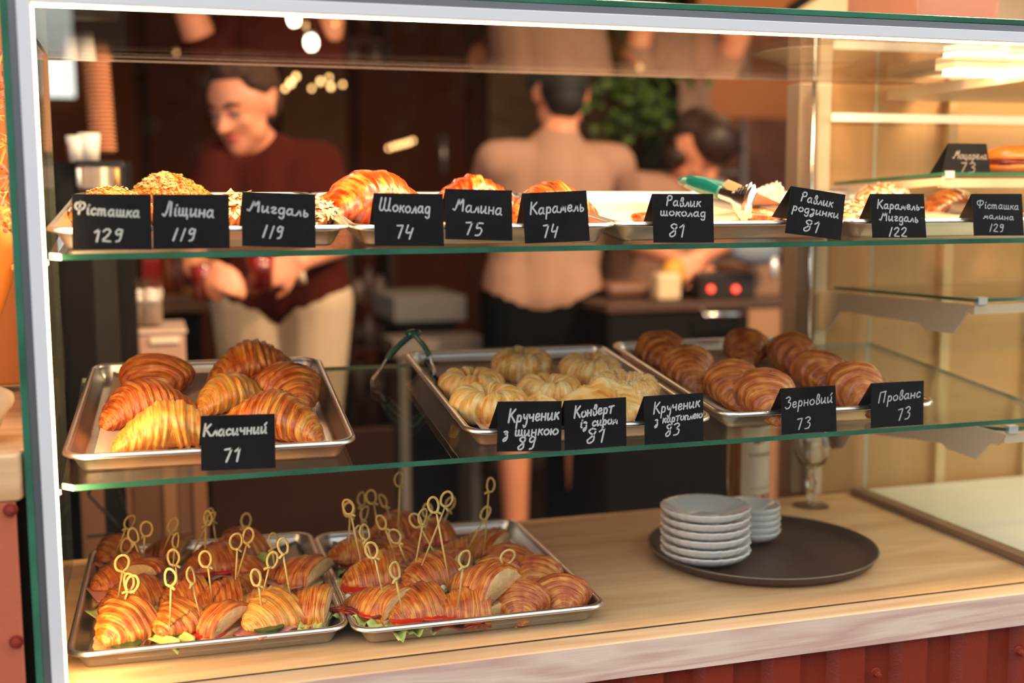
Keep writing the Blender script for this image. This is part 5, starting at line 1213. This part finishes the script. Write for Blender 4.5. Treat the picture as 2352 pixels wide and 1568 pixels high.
# leafy plant built in place of outdoor foliage reflected in the glass
LEAF = mat('green_leaf', srgb(104,132,60), .45, var=.5, vscale=12); gp = thing('hanging_plant', 'large green leafy plant standing in for outdoor foliage reflected in the glass', 'plant', A(1450,150,3.2))
m = MB(); rg = random.Random(12)
for k in range(420):
    px = rg.gauss(1450,75); py = rg.gauss(150,75)
    if px < 1330 and py > 130: continue
    c = A(px, py, 3.2+rg.uniform(-.15,.15)); s = rg.uniform(.03,.065); d = Vector((rg.gauss(0,1),rg.gauss(0,.6),rg.gauss(-.4,.8))).normalized(); e = d.cross(Vector((rg.gauss(0,1),rg.gauss(0,1),rg.gauss(0,1)))).normalized()
    m.add([c, c+d*s*.5+e*s*.32, c+d*s, c+d*s*.5-e*s*.32], [(0,1,2,3)])
f = m.build('foliage', LEAF, gp); f['kind'] = 'stuff'
m = MB(); c = A(1460,60,3.2); m.lathe([(0,0),(.08,.0),(.11,.14),(.10,.14),(0,.01)], 28, (c.x,c.y,c.z+.02)); m.build('pot', mat('dark_pot', srgb(60,52,40), .6), gp, smooth=True)
for s in (-1,1): 
    m = MB(); m.tube([(c.x+.1*s,c.y,c.z+.15),(c.x,c.y,1.89)], .003, 5); m.build('hanger_cord', BLACK, gp)
# second stand-in for reflected foliage, low between the people and the rack
g2 = thing('trailing_plant', 'dark green trailing plant standing in for reflected foliage beside the bent head', 'plant', A(1500,290,3.3)); m = MB()
for k in range(160):
    c = A(rg.gauss(1500,45), rg.gauss(272,22), 3.3+rg.uniform(-.1,.1)); s = rg.uniform(.03,.055); d = Vector((rg.gauss(0,1),rg.gauss(0,.6),rg.gauss(-.5,.8))).normalized(); e = d.cross(Vector((rg.gauss(0,1),rg.gauss(0,1),rg.gauss(0,1)))).normalized()
    m.add([c, c+d*s*.5+e*s*.32, c+d*s, c+d*s*.5-e*s*.32], [(0,1,2,3)])
f = m.build('foliage', mat('dark_leaf', srgb(60,92,44), .45, var=.4, vscale=12), g2); f['kind'] = 'stuff'
a = A(1440,300,3.3); b = A(1570,312,3.3); m = MB(); m.box((a.x,3.25,b.z),(b.x,3.45,a.z)); m.build('wall_shelf', WALNUT, g2)
# poster and switch panel above the bent head
a = A(1562,182,3.2); b = A(1636,262,3.2); m = MB(); m.box((a.x,3.2,b.z),(b.x,3.215,a.z)); simple('notice_board', m, mat('mauve_board', srgb(168,132,112), .6, var=.15, vscale=20), 'pale mauve board on the wall just above the bent head', 'board', bevel=.003)
m = MB(); a = A(1622,150,3.15); b = A(1634,20,3.15); m.tube([a, A(1642,110,3.15), b], .012, 8); simple('wall_pipe', m, mat('pale_pipe', srgb(206,176,146), .4), 'pale pipe running up the orange wall edge', 'pipe', smooth=True)
# metal rack with trays
yr = 2.75; a = A(1640,275,yr); b = A(1712,275,yr); bot = A(1712,620,yr).z
rk = thing('metal_rack', 'metal bakery rack with dark shelves beside the bent head', 'rack', ((a.x+b.x)/2,yr,bot))
GM = mat('rack_metal', srgb(150,128,112), .35, .6)
for x in (a.x-.10,b.x):
    m = MB(); m.box((x-.012,yr,FL),(x+.012,yr+.02,a.z)); m.build('post', GM, rk)
for k in range(7):
    z = a.z-.02-k*.085
    m = MB(); m.box((a.x-.10,yr,z-.012),(b.x,yr+.35,z)); m.build('shelf', GM if k % 2 == 0 else BLACK, rk)
for k in range(3):
    c = A(1650+k*16, 0, yr+.1); z = a.z-.02-(1+2*k)*.085; m = MB(); m.ball((c.x-.02,yr+.15,z+.026), .026, 8, 12, (1.6,1,.8)); simple('bread_loaf', m, mat('loaf', srgb(190,110,56), .6), ['bread loaf on the highest used rack shelf','bread loaf on the middle rack shelf','bread loaf on the lowest visible rack shelf'][k], 'bread', 'loaves on the metal rack', smooth=True)
# work table with machines behind the dark croissants
yw = 1.75; a = A(1395,700,yw); b = A(1800,722,yw)
wt = thing('work_table', 'black fronted work table with a rail behind the dark croissants', 'table', ((a.x+b.x)/2,yw,FL))
m = MB(); m.box((a.x,yw,a.z-.025),(b.x+.3,yw+.6,a.z)); m.build('worktop', mat('dark_worktop', srgb(70,48,36), .4), wt, bevel=.003)
m = MB(); m.box((a.x+.01,yw+.01,FL),(A(1720,700,yw).x,yw+.58,a.z-.026)); m.build('cabinet', mat('black_cabinet', (.006,.005,.005), .6, spec=.1), wt)
m = MB(); m.box((A(1722,700,yw).x,yw+.005,FL),(A(1795,700,yw).x,yw+.55,a.z-.026)); m.build('side_panel', mat('tan_side', srgb(150,108,76), .5), wt)
m = MB(); h0 = A(1612,706,yw-.03); h1 = A(1708,728,yw-.03); m.tube([h0,h0+Vector((0,-.02,-.02)),Vector((h1.x,h1.y-.02,h0.z-.02)),Vector((h1.x,h1.y,h0.z))], .006, 8); m.build('rail', STEEL, wt, smooth=True)
zt = a.z
def boxat(name, x0,y0,x1,y1,yy,dp,mat_,label,cat,bv=.005):
    p = A(x0,y0,yy); q = A(x1,y1,yy); m = MB(); m.box((p.x,yy,zt+.0005),(q.x,yy+dp,p.z)); return simple(name, m, mat_, label, cat, bevel=bv)
mc = boxat('hot_plate', 1608,628,1735,700,yw+.06,.2,mat('machine_black', (.02,.012,.010), .35),'dark kitchen machine with two red lights on the work table','machine')
for px in (1633,1690):
    c = A(px,664,yw+.055); m = MB(); m.ball(c, .010, 8, 10); k = m.build('indicator_light', mat('red_indicator', (1,.1,.05), .4, emit=(1,.06,.04), es=3.0), None, smooth=True); k.parent = mc
boxat('cream_jar', 1512,628,1566,690,yw+.05,.06,mat('cream_jar', srgb(206,180,140), .4),'cream coloured jar left standing on the work table','jar',.012)
m = MB(); c = A(1548,628,yw+.10); m.ball(c+Vector((0,0,.0)), .040, 8, 10, (1,.7,1.1)); simple('lemon_net', m, mat('lemon_yellow', srgb(196,140,40), .5), 'yellow lemon behind the cream jar', 'lemon', smooth=True)
boxat('metal_container', 1718,610,1792,700,yw+.12,.2,mat('tan_metal', srgb(164,122,90), .35, .4),'brownish metal container at the end of the work table','container')
m = MB(); c = A(1778,590,yw+.0); d = A(1778,640,yw); m.tube([c,d], .010, 12); simple('steel_tube', m, mat('bright_steel', (.85,.87,.9), .25, .5), 'short bright steel tube beside the post', 'tube', smooth=True)
m = MB(); c = A(1735,575,yw+.02); m.ball(c, .075, 12, 16, (1.1,.5,.62)); simple('oven_mitt', m, mat('grey_blue_cloth', srgb(112,120,132), .8, bump=.5, bscale=20), 'grey-blue cloth mitt above the metal container', 'cloth', smooth=True)
boxat('tan_bowl', 1400,650,1500,700,yw+.2,.12,mat('brown_pot', srgb(120,82,64), .4),'brown bowl at the near end of the work table','bowl',.02)
# low grey bench and shelf seen between the people
yb = 2.6; a = A(905,684,yb); b = A(1072,736,yb)
gb = thing('grey_bench', 'light grey bench top between the two standing people', 'bench', ((a.x+b.x)/2,yb,FL))
m = MB(); m.box((a.x,yb,b.z),(b.x,yb+.4,a.z)); m.build('bench_top', mat('light_grey', srgb(150,146,142), .5), gb, bevel=.006)
m = MB(); m.box((a.x+.03,yb+.03,FL),(b.x-.03,yb+.37,b.z)); m.build('bench_base', BLACK, gb)
a = A(905,785,yb-.3); b = A(1120,812,yb-.3); m = MB(); m.box((a.x,yb-.3,b.z),(b.x,yb-.1,a.z)); m.box((a.x+.02,yb-.28,FL),(a.x+.05,yb-.12,b.z)); m.box((b.x-.05,yb-.28,FL),(b.x-.02,yb-.12,b.z)); simple('low_shelf', m, mat('grey_shelf', srgb(120,110,106), .5), 'low grey shelf edge above the roll pan', 'shelf', bevel=.003)
# dark shelving full of bottles beside the man
ys = 3.15; a = A(795,560,ys); b = A(905,560,ys)
sv = thing('dark_shelving', 'dark shelving unit beside the man in maroon', 'shelving', ((a.x+b.x)/2,ys,FL))
for x in (a.x,b.x-.02): m = MB(); m.box((x,ys,FL),(x+.02,ys+.3,.42)); m.build('side_panel', DARK, sv)
for k in range(4): z = .36-k*.19; m = MB(); m.box((a.x,ys,z-.015),(b.x,ys+.3,z)); m.build('shelf_board', mat('shelf_brown', srgb(84,52,36), .5), sv)
rg = random.Random(4)
for k in range(4):
    for j in range(3):
        x = a.x+.05+j*(b.x-a.x-.08)/2.4; z = .36-k*.19; m = MB(); h = rg.uniform(.07,.13); col = rg.choice([(120,96,84),(70,50,40),(150,128,116),(96,50,36)])
        m.lathe([(0,0),(.022,0),(.022,h*.7),(.010,h*.85),(.010,h),(0,h)], 16, (x,ys+.05,z)); simple('glass_jar', m, mat('jar_%d_%d_%d' % col, srgb(*col), .3), 'jar on the dark shelving, %s from the man, %s shelf' % (['first','second','third'][j], ['top','second','third','bottom'][k]), 'jar', 'jars on the dark shelving', smooth=True)
# silver handle on the dark wall
m = MB(); m.tube([A(1019,312,4.1),A(1019,400,4.1)], .012, 10); o = simple('towel_bar', m, mat('silver_bar', (.6,.56,.52), .3, .8), 'vertical silver bar handle on the dark wall between the people', 'handle', smooth=True)
# cable loop behind the front pan
m = MB(); m.tube(crom([A(262,1108,.85),A(290,1180,.85),A(296,1225,.85),A(300,1260,.85)],8), .0028, 6); m.tube(crom([A(203,1135,.85),A(245,1180,.85),A(271,1212,.85),A(255,1226,.85),A(200,1232,.85)],8), .0028, 6); m.tube(crom([A(203,1135,.85),A(215,1112,.85),A(262,1100,.85)],6), .0028, 6)
simple('cable', m, BLACK, 'black cable looping behind the frame-side pan of filled croissants', 'cable', smooth=True)
# staff-side cabinet seen below the lower shelf
yk = 1.15; a = A(180,1050,yk); b = A(475,1050,yk)
kb = thing('slatted_cabinet', 'brown cabinet with pale vertical boards behind the frame-side pan', 'cabinet', ((a.x+b.x)/2,yk,FL))
xs = [(180,300,(120,80,56)),(300,372,(100,64,42)),(372,405,(140,96,64)),(405,440,(110,74,52)),(440,475,(134,88,58))]
for i, (x0, x1, col) in enumerate(xs):
    p = A(x0,1050,yk); q_ = A(x1,1050,yk); m = MB(); m.box((p.x,yk+.004*(i % 2),FL),(q_.x-.002,yk+.03,A(300,1000,yk).z)); m.build('board', mat('board_%d' % i, srgb(*col), .5, var=.1, vscale=6), kb, bevel=.002)
a = A(480,1010,1.25); b = A(905,1010,1.25)
m = MB(); m.box((a.x,1.25,FL),(b.x,1.29,a.z)); simple('low_partition', m, mat('dark_brown_panel', srgb(46,24,14), .6, spec=.15, var=.2, vscale=5), 'dark brown low partition behind the pans, before the man', 'partition', bevel=.004)
# trees across the street
TRK = mat('bark', srgb(70,52,40), .8); TL_ = mat('street_foliage', srgb(34,52,22), .6, var=.4, vscale=3)
for k, (x, yy, s) in enumerate([(-2.5,-6.0,1.3),(.6,-6.6,1.5),(2.6,-5.6,1.1),(4.9,-6.4,1.6),(7.2,-5.8,1.3)]):
    tr_ = thing('street_tree', ['young tree across the street','broad tree across the street','slim tree across the street','dense tree across the street','far tree across the street'][k], 'tree', (x,yy,-.95))
    m = MB(); m.tube([(x,yy,-.95),(x+.05,yy,.6),(x,yy,1.6)], [.12,.09,.06], 10); m.build('trunk', TRK, tr_, smooth=True)
    m = MB(); rg = random.Random(k)
    for j in range(700):
        c = Vector((x+rg.gauss(0,.5)*s, yy+rg.gauss(0,.4)*s, 1.3*s+rg.gauss(0,.55)*s)); d = Vector((rg.gauss(0,1),rg.gauss(0,1),rg.gauss(0,1))).normalized(); e = d.orthogonal().normalized(); q_ = rg.uniform(.10,.22)
        m.add([c, c+d*q_*.5+e*q_*.35, c+d*q_, c+d*q_*.5-e*q_*.35], [(0,1,2,3)])
    f = m.build('crown', TL_, tr_); f['kind'] = 'stuff'
